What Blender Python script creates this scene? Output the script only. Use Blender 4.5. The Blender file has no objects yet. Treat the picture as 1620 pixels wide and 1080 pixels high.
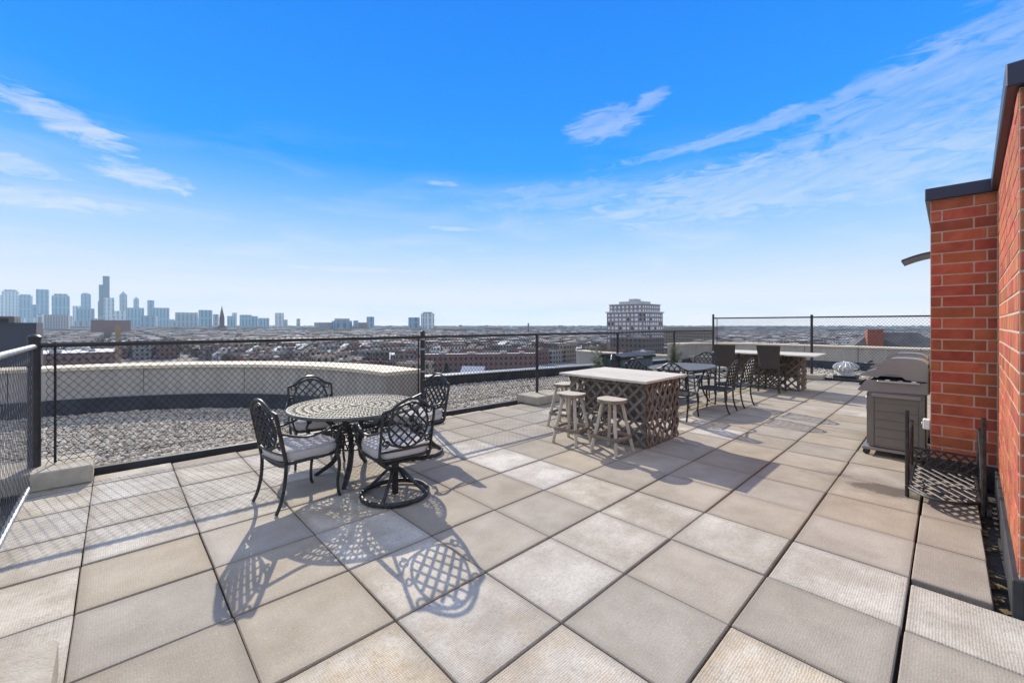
import bpy, math, random
import numpy as np
from math import sin, cos, pi, radians, sqrt, atan2
from mathutils import Vector, Matrix
random.seed(7); RNG = np.random.default_rng(7)
SC = bpy.context.scene
COL = SC.collection

# ------------------------------------------------------------------ camera, sky, sun, exposure
CU, CV, CH = -1.6703, -1.9906, 1.5367           # camera place on the roof (x along pavers, y across)
YAW = 0.8094                                    # heading, measured from the paver rows
SU, CUO = sin(YAW), cos(YAW)
FPX = 658.17
cam_d = bpy.data.cameras.new('camera'); cam = bpy.data.objects.new('camera', cam_d); COL.objects.link(cam)
cam_d.sensor_width = 36; cam_d.lens = FPX / 1620 * 36; cam_d.shift_y = (513.2 - 540) / 1620
cam_d.clip_start = 0.05; cam_d.clip_end = 40000
cam.location = (CU, CV, CH)
cam.rotation_euler = (pi / 2, 0, atan2(SU, CUO) - pi / 2)
SC.camera = cam

SUN_DIR = Vector((0.50, 1.44, 1.0)).normalized()  # towards the sun, read from the shadows on the pavers
sun_d = bpy.data.lights.new('sun', 'SUN'); sun_d.energy = 5.0; sun_d.angle = radians(0.5); sun_d.color = (1, .91, .76)
sun = bpy.data.objects.new('sun', sun_d); COL.objects.link(sun)
sun.rotation_euler = SUN_DIR.to_track_quat('Z', 'Y').to_euler(); sun.location = (0, 0, 30)

SC.view_settings.view_transform = 'Standard'; SC.view_settings.look = 'None'
SC.view_settings.exposure = 0.12; SC.view_settings.gamma = 1.0
SC.view_settings.use_curve_mapping = False
SC.cycles.use_denoising = True
SC.cycles.max_bounces = 6; SC.cycles.diffuse_bounces = 3; SC.cycles.glossy_bounces = 2
SC.cycles.transmission_bounces = 2; SC.cycles.volume_bounces = 1; SC.cycles.transparent_max_bounces = 4
SC.cycles.sample_clamp_indirect = 6

def srgb(r, g, b):
    f = lambda c: (c / 255 / 12.92) if c / 255 <= .04045 else ((c / 255 + .055) / 1.055) ** 2.4
    return (f(r), f(g), f(b), 1)

class NT:
    """small node-tree writer"""
    def __init__(s, tree): s.t = tree; s.t.nodes.clear()
    def n(s, kind, **kw):
        nd = s.t.nodes.new(kind)
        for k, v in kw.items():
            if k.startswith('i_'):
                key = k[2:]; key = int(key) if key.isdigit() else key.replace('_', ' ')
                nd.inputs[key].default_value = v
            else: setattr(nd, k, v)
        return nd
    def l(s, a, b): s.t.links.new(a, b)
    def math(s, op, a, b=None, clamp=False):
        nd = s.t.nodes.new('ShaderNodeMath'); nd.operation = op; nd.use_clamp = clamp
        for k, v in ((0, a), (1, b)):
            if v is None: continue
            if isinstance(v, (int, float)): nd.inputs[k].default_value = v
            else: s.l(v, nd.inputs[k])
        return nd.outputs[0]
    def mix(s, fac, a, b, mode='MIX'):
        nd = s.t.nodes.new('ShaderNodeMix'); nd.data_type = 'RGBA'; nd.blend_type = mode
        for k, v in ((0, fac), (6, a), (7, b)):
            if isinstance(v, (int, float)): nd.inputs[k].default_value = v
            elif isinstance(v, tuple): nd.inputs[k].default_value = v if len(v) == 4 else (*v, 1)
            else: s.l(v, nd.inputs[k])
        return nd.outputs[2]
    def ramp(s, fac, stops, interp='LINEAR'):
        nd = s.t.nodes.new('ShaderNodeValToRGB'); cr = nd.color_ramp; cr.interpolation = interp
        while len(cr.elements) < len(stops): cr.elements.new(.5)
        for e, (p, c) in zip(cr.elements, stops):
            e.position = p; e.color = c if isinstance(c, tuple) else (c, c, c, 1)
        s.l(fac, nd.inputs[0]); return nd.outputs[0]

world = bpy.data.worlds.new('World'); SC.world = world; world.use_nodes = True
w = NT(world.node_tree)
tc = w.n('ShaderNodeTexCoord'); vec = tc.outputs['Generated']
sep = w.n('ShaderNodeSeparateXYZ'); w.l(vec, sep.inputs[0])
sky = w.n('ShaderNodeTexSky'); sky.sky_type = 'NISHITA'; sky.sun_disc = False
sky.sun_elevation = math.asin(SUN_DIR.z); sky.sun_rotation = atan2(SUN_DIR.x, SUN_DIR.y)
sky.dust_density = 0.2; sky.air_density = 1.0; sky.ozone_density = 3.0
skyc = w.mix(1.0, sky.outputs[0], (.09, .09, .09), 'MULTIPLY')
zc = w.math('MAXIMUM', sep.outputs[2], 0.0)
grad = w.ramp(zc, [(0.0, (1.45, 1.25, 1.12, 1)), (.05, (1.10, 1.05, 1.06, 1)), (.10, (.76, .86, 1.02, 1)), (.17, srgb(182, 219, 255)), (.27, srgb(110, 186, 255)),
                   (.345, srgb(0, 158, 255)), (.46, srgb(0, 146, 255)), (.66, srgb(0, 130, 250)), (1.0, srgb(0, 110, 230))])
base = w.mix(.997, skyc, grad)
# cirrus: azimuth / elevation about the heading, stretched noise
fx, fy = CUO, SU                                  # heading in world x,y
dotf = w.math('ADD', w.math('MULTIPLY', sep.outputs[0], fx), w.math('MULTIPLY', sep.outputs[1], fy))
dotr = w.math('ADD', w.math('MULTIPLY', sep.outputs[0], SU), w.math('MULTIPLY', sep.outputs[1], -CUO))
az = w.math('ARCTAN2', dotr, dotf); el = w.math('ARCSINE', zc)
cv = w.n('ShaderNodeCombineXYZ'); w.l(w.math('MULTIPLY', az, 2.2), cv.inputs[0]); w.l(w.math('MULTIPLY', el, 13.0), cv.inputs[1])
w.l(w.math('MULTIPLY', w.math('ADD', az, el), 1.2), cv.inputs[2])
n1 = w.n('ShaderNodeTexNoise', i_Scale=1.6, i_Detail=7.0, i_Roughness=.58, i_Distortion=.5); w.l(cv.outputs[0], n1.inputs['Vector'])
low = w.math('SUBTRACT', 1.0, w.math('DIVIDE', el, .42), clamp=True)
streak = w.ramp(n1.outputs[0], [(.48, 0.0), (.78, 1.0)])
cl = w.math('MULTIPLY', w.math('MULTIPLY', streak, low), .62)
cv2 = w.n('ShaderNodeCombineXYZ'); w.l(w.math('MULTIPLY', az, 7.0), cv2.inputs[0]); w.l(w.math('MULTIPLY', el, 26.0), cv2.inputs[1])
n2 = w.n('ShaderNodeTexNoise', i_Scale=1.9, i_Detail=8.0, i_Roughness=.62, i_Distortion=1.2); w.l(cv2.outputs[0], n2.inputs['Vector'])
cv5 = w.n('ShaderNodeCombineXYZ'); w.l(w.math('MULTIPLY', w.math('ADD', az, w.math('MULTIPLY', el, -.6)), 9.0), cv5.inputs[0]); w.l(w.math('MULTIPLY', w.math('ADD', el, w.math('MULTIPLY', az, -.22)), 60.0), cv5.inputs[1])
n5 = w.n('ShaderNodeTexNoise', i_Scale=1.0, i_Detail=7.0, i_Roughness=.62, i_Distortion=.7); w.l(cv5.outputs[0], n5.inputs['Vector'])
wisp = w.ramp(n5.outputs[0], [(.25, .38), (.66, 1.0)])
def puff(a0, e0, wa, we, slope, amt):
    """one cloud at azimuth a0, elevation e0"""
    da = w.math('SUBTRACT', az, a0)
    de = w.math('SUBTRACT', w.math('SUBTRACT', el, e0), w.math('MULTIPLY', da, slope))
    q = w.math('ADD', w.math('POWER', w.math('DIVIDE', w.math('ABSOLUTE', da), wa), 2.0), w.math('POWER', w.math('DIVIDE', w.math('ABSOLUTE', de), we), 2.0))
    q = w.math('ADD', q, w.math('MULTIPLY', w.math('SUBTRACT', n2.outputs[0], .5), -5.5))
    return w.math('MULTIPLY', w.ramp(w.math('MULTIPLY', q, .55), [(0.0, 1.0), (.95, 0.0)], 'EASE'), w.math('MULTIPLY', wisp, amt))
R = radians
def azel(px, py):
    X, Z = (px - 810) / FPX, (513.2 - py) / FPX
    return math.atan(X), math.atan(Z / sqrt(1 + X * X))
for px, py, wa, we, sl, amt in ((95, 188, .085, .022, -.28, .62), (235, 282, .075, .016, -.10, .66), (40, 312, .12, .014, .02, .55), (10, 255, .05, .014, -.1, .5),
                            (955, 196, .080, .030, .12, .36), (1030, 158, .035, .016, .3, .3), (1230, 190, .30, .014, .12, .34), (1500, 125, .24, .06, .26, .32), (1250, 285, .40, .055, .06, .42), (1480, 240, .3, .06, .1, .3), (900, 310, .2, .03, .05, .25),
                            (702, 290, .035, .006, 0, .4), (720, 362, .06, .005, 0, .4), (560, 427, .14, .006, 0, .45), (1330, 452, .25, .008, 0, .5), (260, 440, .2, .008, 0, .4)):
    a0, e0 = azel(px, py)
    cl = w.math('MAXIMUM', cl, puff(a0, e0, wa, we, sl, amt))
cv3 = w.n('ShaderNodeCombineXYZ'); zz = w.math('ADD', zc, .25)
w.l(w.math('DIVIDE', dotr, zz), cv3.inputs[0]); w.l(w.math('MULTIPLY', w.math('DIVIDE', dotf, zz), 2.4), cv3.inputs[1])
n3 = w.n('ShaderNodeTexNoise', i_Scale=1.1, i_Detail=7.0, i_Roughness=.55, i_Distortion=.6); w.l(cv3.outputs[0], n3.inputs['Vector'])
clear = w.math('SUBTRACT', 1.0, w.math('DIVIDE', w.math('SUBTRACT', dotf, .34), .20), clamp=True)     # mask leaves the view clear; an unseen white layer is added elsewhere for fill
fill_veil = w.math('MULTIPLY', w.math('MULTIPLY', w.ramp(n3.outputs[0], [(.25, .45), (.7, 1.0)]), clear), .85)  # cloud layer added out of view to whiten and lift the sky fill
cl = w.math('MAXIMUM', cl, fill_veil)
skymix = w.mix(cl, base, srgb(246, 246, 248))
bg = w.n('ShaderNodeBackground'); bg.inputs[1].default_value = 0.93
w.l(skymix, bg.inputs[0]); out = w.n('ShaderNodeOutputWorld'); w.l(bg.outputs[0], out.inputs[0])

# ------------------------------------------------------------------ helpers
class MB:
    """collects faces, builds ONE mesh"""
    def __init__(s): s.v = []; s.f = []; s.m = []
    def add(s, vs, fs, mi=0):
        o = len(s.v); s.v += [tuple(p) for p in vs]; s.f += [tuple(i + o for i in f) for f in fs]; s.m += [mi] * len(fs); return s
    def box(s, x0, x1, y0, y1, z0, z1, mi=0):
        return s.add([(x0, y0, z0), (x1, y0, z0), (x1, y1, z0), (x0, y1, z0), (x0, y0, z1), (x1, y0, z1), (x1, y1, z1), (x0, y1, z1)],
                     [(3, 2, 1, 0), (4, 5, 6, 7), (0, 1, 5, 4), (1, 2, 6, 5), (2, 3, 7, 6), (3, 0, 4, 7)], mi)
    def cbox(s, x0, x1, y0, y1, z0, z1, c=.004, mi=0, M=None):
        """box with chamfered edges"""
        vs = []; idx = {}
        X, Y, Z = (x0, x1), (y0, y1), (z0, z1); sg = (1, -1)
        for a in (0, 1):
            for b in (0, 1):
                for d in (0, 1):
                    p = (X[a], Y[b], Z[d])
                    for ax in range(3):
                        q = [p[0] + sg[a] * c, p[1] + sg[b] * c, p[2] + sg[d] * c]; q[ax] = p[ax]
                        idx[(a, b, d, ax)] = len(vs); vs.append(Vector(q))
        fs = []
        g = lambda a, b, d, ax: idx[(a, b, d, ax)]
        for e in (0, 1):
            fs.append([g(e, 0, 0, 0), g(e, 1, 0, 0), g(e, 1, 1, 0), g(e, 0, 1, 0)])
            fs.append([g(0, e, 0, 1), g(0, e, 1, 1), g(1, e, 1, 1), g(1, e, 0, 1)])
            fs.append([g(0, 0, e, 2), g(1, 0, e, 2), g(1, 1, e, 2), g(0, 1, e, 2)])
        for a in (0, 1):
            for b in (0, 1):
                fs.append([g(a, b, 0, 0), g(a, b, 1, 0), g(a, b, 1, 1), g(a, b, 0, 1)])
                fs.append([g(a, 0, b, 0), g(a, 1, b, 0), g(a, 1, b, 2), g(a, 0, b, 2)])
                fs.append([g(0, a, b, 1), g(1, a, b, 1), g(1, a, b, 2), g(0, a, b, 2)])
                for d in (0, 1): fs.append([g(a, b, d, 0), g(a, b, d, 1), g(a, b, d, 2)])
        ctr = Vector(((x0 + x1) / 2, (y0 + y1) / 2, (z0 + z1) / 2)); ff = []
        for f in fs:
            p = [vs[i] for i in f]; nrm = (p[1] - p[0]).cross(p[2] - p[0]); m = sum(p, Vector()) / len(p) - ctr
            ff.append(f if nrm.dot(m) > 0 else f[::-1])
        if M is not None: vs = [M @ p for p in vs]
        return s.add(vs, ff, mi)
    def tube(s, pts, r, sides=6, closed=False, mi=0, flat=None, up=None):
        """sweep a round (or flattened) section along points; r may be a list"""
        P = [Vector(p) for p in pts]; n = len(P); rr = r if isinstance(r, (list, tuple)) else [r] * n
        T = []
        for i in range(n):
            a = P[(i - 1) % n] if (closed or i > 0) else P[i]; b = P[(i + 1) % n] if (closed or i < n - 1) else P[i]
            t = (b - a); T.append(t.normalized() if t.length > 1e-9 else Vector((0, 0, 1)))
        u = Vector(up) if up else (Vector((0, 0, 1)) if abs(T[0].z) < .9 else Vector((1, 0, 0)))
        vs = []; N = (u - T[0] * u.dot(T[0])).normalized()
        for i in range(n):
            if up: N = Vector(up) - T[i] * Vector(up).dot(T[i])
            else: N = N - T[i] * N.dot(T[i])
            N = N.normalized() if N.length > 1e-6 else Vector((1, 0, 0))
            B = T[i].cross(N)
            fl = flat or (1, 1)
            for k in range(sides):
                a = 2 * pi * (k + .5) / sides
                vs.append(P[i] + N * (cos(a) * rr[i] * fl[0]) + B * (sin(a) * rr[i] * fl[1]))
        fs = []
        for i in range(n if closed else n - 1):
            j = (i + 1) % n
            for k in range(sides):
                k2 = (k + 1) % sides
                fs.append((i * sides + k, i * sides + k2, j * sides + k2, j * sides + k))
        if not closed:
            fs.append(tuple(range(sides))[::-1]); fs.append(tuple(range((n - 1) * sides, n * sides)))
        return s.add(vs, fs, mi)
    def lathe(s, prof, seg=24, c=(0, 0, 0), mi=0, cap=True):
        vs = []; fs = []; n = len(prof)
        for k in range(seg):
            a = 2 * pi * k / seg
            for r, z in prof: vs.append((c[0] + r * cos(a), c[1] + r * sin(a), c[2] + z))
        for k in range(seg):
            k2 = (k + 1) % seg
            for i in range(n - 1): fs.append((k * n + i, k2 * n + i, k2 * n + i + 1, k * n + i + 1))
        if cap:
            fs.append(tuple(k * n + n - 1 for k in range(seg))); fs.append(tuple(k * n for k in range(seg))[::-1])
        return s.add(vs, fs, mi)
    def prism(s, poly, z0, z1, mi=0, M=None):
        """polygon (x,y) ccw extruded in z"""
        n = len(poly)
        vs = [Vector((x, y, z0)) for x, y in poly] + [Vector((x, y, z1)) for x, y in poly]
        if M is not None: vs = [M @ p for p in vs]
        return s.add(vs, [tuple(range(n))[::-1], tuple(range(n, 2 * n))] + [(i, (i + 1) % n, n + (i + 1) % n, n + i) for i in range(n)], mi)
    def mesh(s, name, mats, smooth=False):
        me = bpy.data.meshes.new(name); me.from_pydata(s.v, [], s.f)
        for m in (mats if isinstance(mats, (list, tuple)) else [mats]): me.materials.append(m)
        if len(set(s.m)) > 1: me.polygons.foreach_set('material_index', s.m)
        if smooth:
            me.polygons.foreach_set('use_smooth', [True] * len(me.polygons))
            try: me.set_sharp_from_angle(angle=radians(38))
            except Exception: pass
        me.update(); return me
    def build(s, name, mats, parent=None, smooth=False, **kw): return link(name, s.mesh(name, mats, smooth), parent, **kw)

def link(name, data, parent=None, loc=None, rz=None, **tags):
    o = bpy.data.objects.new(name, data); COL.objects.link(o)
    if parent is not None: o.parent = parent
    if loc is not None: o.location = loc
    if rz is not None: o.rotation_euler = (0, 0, rz)
    for k, v in tags.items():
        if v: o[k] = v
    return o
def thing(name, label, category, loc=(0, 0, 0), rz=0, group=None):
    return link(name, None, None, loc, rz, label=label, category=category, group=group)
def dup(root, label=None, loc=None, rz=None, parent=None):
    c = root.copy(); COL.objects.link(c); c.parent = parent
    if parent is None:
        if label: c['label'] = label
        if loc is not None: c.location = loc
        if rz is not None: c.rotation_euler = (0, 0, rz)
    for ch in list(root.children): dup(ch, parent=c)
    return c
def catmull(pts, n=6, closed=False):
    P = [Vector(p) for p in pts]; out = []; m = len(P)
    for i in range(m if closed else m - 1):
        g = lambda k: P[k % m] if closed else P[max(0, min(m - 1, k))]
        a, b, c, d = g(i - 1), g(i), g(i + 1), g(i + 2)
        for k in range(n):
            t = k / n
            out.append(.5 * ((2 * b) + (c - a) * t + (2 * a - 5 * b + 4 * c - d) * t * t + (3 * b - a - 3 * c + d) * t ** 3))
    if not closed: out.append(P[-1])
    return out

# ------------------------------------------------------------------ materials
def mat(name, c1, c2=None, scale=6.0, rough=.6, metal=0.0, bump=0.0, bscale=80.0, rnd=0.0, detail=5.0, spec=.5, shift=False, stretch=None, lo=.35, hi=.65, hue=0.0, coat=0.0):
    m = bpy.data.materials.new(name); m.use_nodes = True; t = NT(m.node_tree)
    b = t.n('ShaderNodeBsdfPrincipled'); o = t.n('ShaderNodeOutputMaterial'); t.l(b.outputs[0], o.inputs[0])
    b.inputs['Roughness'].default_value = rough; b.inputs['Metallic'].default_value = metal
    b.inputs['Specular IOR Level'].default_value = spec; b.inputs['Coat Weight'].default_value = coat
    tcn = t.n('ShaderNodeTexCoord'); v = tcn.outputs['Object']
    oi = t.n('ShaderNodeObjectInfo')
    if shift:
        ad = t.n('ShaderNodeVectorMath', operation='ADD'); t.l(v, ad.inputs[0])
        cmb = t.n('ShaderNodeCombineXYZ'); t.l(t.math('MULTIPLY', oi.outputs['Random'], 57.0), cmb.inputs[0]); t.l(t.math('MULTIPLY', oi.outputs['Random'], 31.0), cmb.inputs[1])
        t.l(cmb.outputs[0], ad.inputs[1]); v = ad.outputs[0]
    if stretch:
        mp = t.n('ShaderNodeMapping'); mp.inputs['Scale'].default_value = stretch; t.l(v, mp.inputs[0]); v = mp.outputs[0]
    col = None
    c1 = (*c1[:3], 1); c2 = (*(c2 or c1)[:3], 1)
    nz = t.n('ShaderNodeTexNoise', i_Scale=scale, i_Detail=detail, i_Roughness=.62); t.l(v, nz.inputs['Vector'])
    col = t.mix(t.ramp(nz.outputs[0], [(lo, 0.0), (hi, 1.0)]), c1, c2)
    if rnd:
        hs = t.n('ShaderNodeHueSaturation'); t.l(col, hs.inputs['Color'])
        t.l(t.math('ADD', t.math('MULTIPLY', oi.outputs['Random'], rnd * 2), 1 - rnd), hs.inputs['Value'])
        if hue:
            fr = t.math('FRACT', t.math('MULTIPLY', oi.outputs['Random'], 17.3))
            t.l(t.math('ADD', t.math('MULTIPLY', fr, hue * 2), .5 - hue), hs.inputs['Hue'])
        col = hs.outputs[0]
    t.l(col, b.inputs['Base Color'])
    if bump:
        nb = t.n('ShaderNodeTexNoise', i_Scale=bscale, i_Detail=3.0); t.l(v, nb.inputs['Vector'])
        bp = t.n('ShaderNodeBump', i_Strength=bump, i_Distance=.01); t.l(nb.outputs[0], bp.inputs['Height']); t.l(bp.outputs[0], b.inputs['Normal'])
    m['nodes'] = 1
    return m

M = {}
M['iron'] = mat('black_cast_aluminium', (.018, .018, .019), (.055, .053, .052), 22, .40, .25, .15, 120)
M['iron_dusty'] = mat('dusty_dark_metal', (.085, .085, .08), (.16, .16, .152), 14, .62, .2, .2, 60)
M['fence'] = mat('black_vinyl_steel', (.022, .022, .024), (.045, .043, .042), 10, .45, .1, .05)
M['wire'] = mat('dark_vinyl_wire', (.014, .014, .014), (.022, .021, .021), 20, .8, 0, spec=.08)
M['wire_grey'] = mat('greyed_vinyl_wire', (.075, .078, .085), (.12, .122, .13), 20, .6, .1, spec=.3)
M['galv'] = mat('galvanised_rail', (.30, .31, .33), (.42, .43, .44), 12, .45, .5, .08)
M['block'] = mat('weathered_concrete', (.40, .35, .27), (.53, .48, .39), 7, .9, 0, .5, 90, detail=8)
M['cushion'] = mat('pale_lilac_cushion_cloth', (.50, .465, .44), (.58, .545, .52), 5, .95, 0, .25, 400, spec=.15)
M['piping'] = mat('grey_piping_cord', (.40, .37, .38), None, 5, .9)
M['wood_grey'] = mat('weathered_grey_slat', (.13, .115, .105), (.22, .195, .175), 5, .85, 0, .3, 40, rnd=.18, stretch=(1, 1, 1), shift=True)
M['wood_brown'] = mat('weathered_brown_slat', (.15, .115, .096), (.235, .185, .155), 5, .85, 0, .3, 40, rnd=.18, shift=True)
M['wood_top'] = mat('bleached_wood_top', (.50, .45, .38), (.66, .61, .53), 9, .8, 0, .3, 30, rnd=.07, stretch=(6, .5, 1), shift=True)
M['wood_pale'] = mat('pale_bare_wood', (.44, .39, .315), (.56, .50, .41), 8, .8, 0, .2, 60, stretch=(4, 4, .6), shift=True)
M['wood_dark'] = mat('grey_brown_wood', (.17, .13, .10), (.28, .22, .17), 10, .8, 0, .25, 60, shift=True)
M['black'] = mat('black_membrane', (.020, .022, .027), (.045, .048, .055), 3, .6, 0, .25, 12, detail=8)
M['under'] = mat('dark_grit_bed', (.035, .032, .028), (.075, .068, .058), 20, .95, 0, .4, 100)
M['concrete'] = mat('grey_parapet_concrete', (.40, .375, .335), (.52, .485, .43), 2.2, .9, 0, .25, 60, stretch=(2.5, 2.5, .35), detail=8)
M['coping'] = mat('cream_coping_stone', (.72, .62, .46), (.82, .73, .58), 3, .85, 0, .15, 40)
M['coping_metal'] = mat('dark_blue_metal_coping', (.032, .034, .06), (.045, .047, .08), 4, .38, .3)
M['mortar'] = mat('buff_mortar', (.46, .36, .275), (.56, .46, .365), 20, .95, 0, .4, 150)
M['brick'] = mat('red_brick', (.33, .080, .040), (.46, .135, .068), 7, .82, 0, .5, 70, rnd=.24, shift=True, hue=.012, detail=8)
M['gravelbase'] = mat('gravel_bed', (.20, .17, .13), (.34, .29, .23), 30, .95, 0, .8, 40)
M['grill'] = mat('grey_enamel', (.24, .22, .215), (.28, .26, .25), 3, .42, .25)
M['grill_dark'] = mat('dark_grill_iron', (.03, .03, .032), None, 5, .5, .3)
M['grill_body'] = mat('taupe_painted_steel', (.165, .152, .135), (.20, .185, .165), 2.5, .45, .3)
M['steel'] = mat('brushed_steel', (.42, .40, .38), (.52, .50, .48), 10, .35, .8)
M['bronze'] = mat('worn_copper_edge', (.42, .21, .12), None, 5, .5, .3)
M['wicker'] = mat('dark_brown_wicker', (.045, .036, .032), (.085, .068, .058), 60, .7, 0, .8, 90, stretch=(1, 1, 3))
M['whitevent'] = mat('white_metal_vent', (.72, .72, .72), (.82, .82, .82), 4, .4, .2)
M['white'] = mat('white_plastic', (.75, .75, .76), None, 4, .5)
M['bin'] = mat('teal_plastic', (.075, .12, .145), (.10, .155, .18), 3, .45)
M['leaf'] = mat('grey_green_leaf', (.14, .19, .11), (.26, .31, .20), 4, .7)
M['leafdebris'] = mat('dry_leaf', (.11, .07, .035), (.20, .15, .05), 30, .8)
M['pot'] = mat('dark_pot', (.05, .045, .045), None, 4, .6)

def paver_mat(name, smooth, rust=False):
    m = bpy.data.materials.new(name); m.use_nodes = True; t = NT(m.node_tree)
    b = t.n('ShaderNodeBsdfPrincipled'); o = t.n('ShaderNodeOutputMaterial'); t.l(b.outputs[0], o.inputs[0])
    b.inputs['Roughness'].default_value = .88; b.inputs['Specular IOR Level'].default_value = .25
    tcn = t.n('ShaderNodeTexCoord'); oi = t.n('ShaderNodeObjectInfo'); obj = tcn.outputs['Object']
    cmb = t.n('ShaderNodeCombineXYZ'); t.l(t.math('MULTIPLY', oi.outputs['Random'], 57.0), cmb.inputs[0]); t.l(t.math('MULTIPLY', oi.outputs['Random'], 31.0), cmb.inputs[1])
    ad = t.n('ShaderNodeVectorMath', operation='ADD'); t.l(obj, ad.inputs[0]); t.l(cmb.outputs[0], ad.inputs[1]); v = ad.outputs[0]
    nbig = t.n('ShaderNodeTexNoise', i_Scale=3.2, i_Detail=5.0, i_Roughness=.6); t.l(v, nbig.inputs['Vector'])
    nfine = t.n('ShaderNodeTexNoise', i_Scale=140.0, i_Detail=2.0); t.l(v, nfine.inputs['Vector'])
    sp = t.n('ShaderNodeSeparateXYZ'); t.l(obj, sp.inputs[0])
    k = 2 * pi / .023
    nw = t.n('ShaderNodeTexNoise', i_Scale=30.0, i_Detail=2.0); t.l(v, nw.inputs['Vector']); wob = t.math('MULTIPLY', t.math('SUBTRACT', nw.outputs[0], .5), .012)
    a = t.math('ADD', t.math('ADD', sp.outputs[0], sp.outputs[1]), wob); c = t.math('SUBTRACT', t.math('SUBTRACT', sp.outputs[0], sp.outputs[1]), wob)
    stud = t.math('MULTIPLY', t.math('SINE', t.math('MULTIPLY', a, k)), t.math('SINE', t.math('MULTIPLY', c, k)))   # little studs of the cast surface
    stud01 = t.math('ADD', t.math('MULTIPLY', stud, .5), .5)
    if smooth:
        col = t.mix(t.ramp(nbig.outputs[0], [(.35, 0.0), (.68, 1.0)]), (.335, .287, .222, 1), (.45, .395, .315, 1))
        col = t.mix(t.math('MULTIPLY', t.ramp(nfine.outputs[0], [(.35, 0.0), (.7, 1.0)]), .28), col, (.62, .57, .49, 1))
        col = t.mix(t.math('MULTIPLY', t.ramp(stud01, [(.2, 1.0), (.5, 0.0)]), .13), col, (.22, .19, .155, 1))
    else:
        col = t.mix(t.ramp(nbig.outputs[0], [(.38, 0.0), (.62, 1.0)]), (.48, .43, .355, 1), (.68, .63, .54, 1))
        pit = t.ramp(stud01, [(.22, 1.0), (.5, 0.0)])
        n4 = t.n('ShaderNodeTexNoise', i_Scale=6.5, i_Detail=6.0, i_Roughness=.7); t.l(v, n4.inputs['Vector'])
        worn = t.ramp(n4.outputs[0], [(.3, .25), (.68, 1.0)])
        col = t.mix(t.math('MULTIPLY', t.math('MULTIPLY', pit, worn), .36), col, (.25, .22, .185, 1))
        n6 = t.n('ShaderNodeTexNoise', i_Scale=42.0, i_Detail=4.0, i_Roughness=.7); t.l(v, n6.inputs['Vector'])
        col = t.mix(t.math('MULTIPLY', t.math('MULTIPLY', t.ramp(n6.outputs[0], [(.36, 1.0), (.52, 0.0)]), worn), .55), col, (.29, .25, .20, 1))
        if rust:
            nr = t.n('ShaderNodeTexNoise', i_Scale=4.0, i_Detail=6.0, i_Roughness=.72); t.l(v, nr.inputs['Vector'])
            rm = t.math('MULTIPLY', t.ramp(nr.outputs[0], [(.44, 0.0), (.64, 1.0)]), t.math('ADD', t.math('MULTIPLY', pit, .5), .16))
            col = t.mix(rm, col, (.46, .275, .085, 1))
    nsp = t.n('ShaderNodeTexNoise', i_Scale=75.0, i_Detail=3.0, i_Roughness=.75); t.l(v, nsp.inputs['Vector'])
    col = t.mix(t.math('MULTIPLY', t.ramp(nsp.outputs[0], [(.30, 1.0), (.45, 0.0)]), .42), col, (.20, .165, .125, 1))      # dark aggregate
    col = t.mix(t.math('MULTIPLY', t.ramp(nsp.outputs[0], [(.58, 0.0), (.72, 1.0)]), .40), col, (.80, .76, .68, 1))      # pale aggregate
    geo0 = t.n('ShaderNodeNewGeometry'); ng = t.n('ShaderNodeTexNoise', i_Scale=.9, i_Detail=7.0, i_Roughness=.66); t.l(geo0.outputs['Position'], ng.inputs['Vector'])
    col = t.mix(t.math('MULTIPLY', t.ramp(ng.outputs[0], [(.47, 0.0), (.70, 1.0)]), .42), col, (.26, .215, .16, 1))        # grime patches running across pavers
    # dirt settled along the paver edges
    ax = t.math('ABSOLUTE', sp.outputs[0]); ay = t.math('ABSOLUTE', sp.outputs[1])
    ed = t.math('MAXIMUM', ax, ay)
    ne = t.math('MULTIPLY', t.math('SUBTRACT', nbig.outputs[0], .5), .10)
    edge = t.ramp(t.math('ADD', ed, ne), [(.245, 0.0), (.312, 1.0)])
    col = t.mix(t.math('MULTIPLY', edge, .42), col, (.20, .165, .13, 1))
    # damp stain beside the pillar: a shape of its own on the ground
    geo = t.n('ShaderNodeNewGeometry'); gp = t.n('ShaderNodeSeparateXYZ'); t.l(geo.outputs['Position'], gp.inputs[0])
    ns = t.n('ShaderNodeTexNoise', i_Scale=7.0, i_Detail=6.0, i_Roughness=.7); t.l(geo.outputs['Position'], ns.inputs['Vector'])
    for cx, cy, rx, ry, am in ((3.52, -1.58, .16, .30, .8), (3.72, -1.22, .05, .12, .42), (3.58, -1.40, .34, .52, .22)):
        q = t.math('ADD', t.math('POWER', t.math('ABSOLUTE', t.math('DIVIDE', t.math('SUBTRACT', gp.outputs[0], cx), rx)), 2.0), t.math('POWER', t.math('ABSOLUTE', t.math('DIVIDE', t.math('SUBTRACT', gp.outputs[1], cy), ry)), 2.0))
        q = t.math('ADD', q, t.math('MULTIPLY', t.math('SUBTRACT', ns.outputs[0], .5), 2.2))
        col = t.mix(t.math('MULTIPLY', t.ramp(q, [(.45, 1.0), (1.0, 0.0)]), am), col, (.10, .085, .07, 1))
    hs = t.n('ShaderNodeHueSaturation'); t.l(col, hs.inputs['Color'])
    t.l(t.math('ADD', t.math('MULTIPLY', oi.outputs['Random'], .16), .92), hs.inputs['Value'])
    t.l(t.math('ADD', t.math('MULTIPLY', t.math('FRACT', t.math('MULTIPLY', oi.outputs['Random'], 13.7)), .4), .80), hs.inputs['Saturation'])
    t.l(hs.outputs[0], b.inputs['Base Color'])
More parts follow.
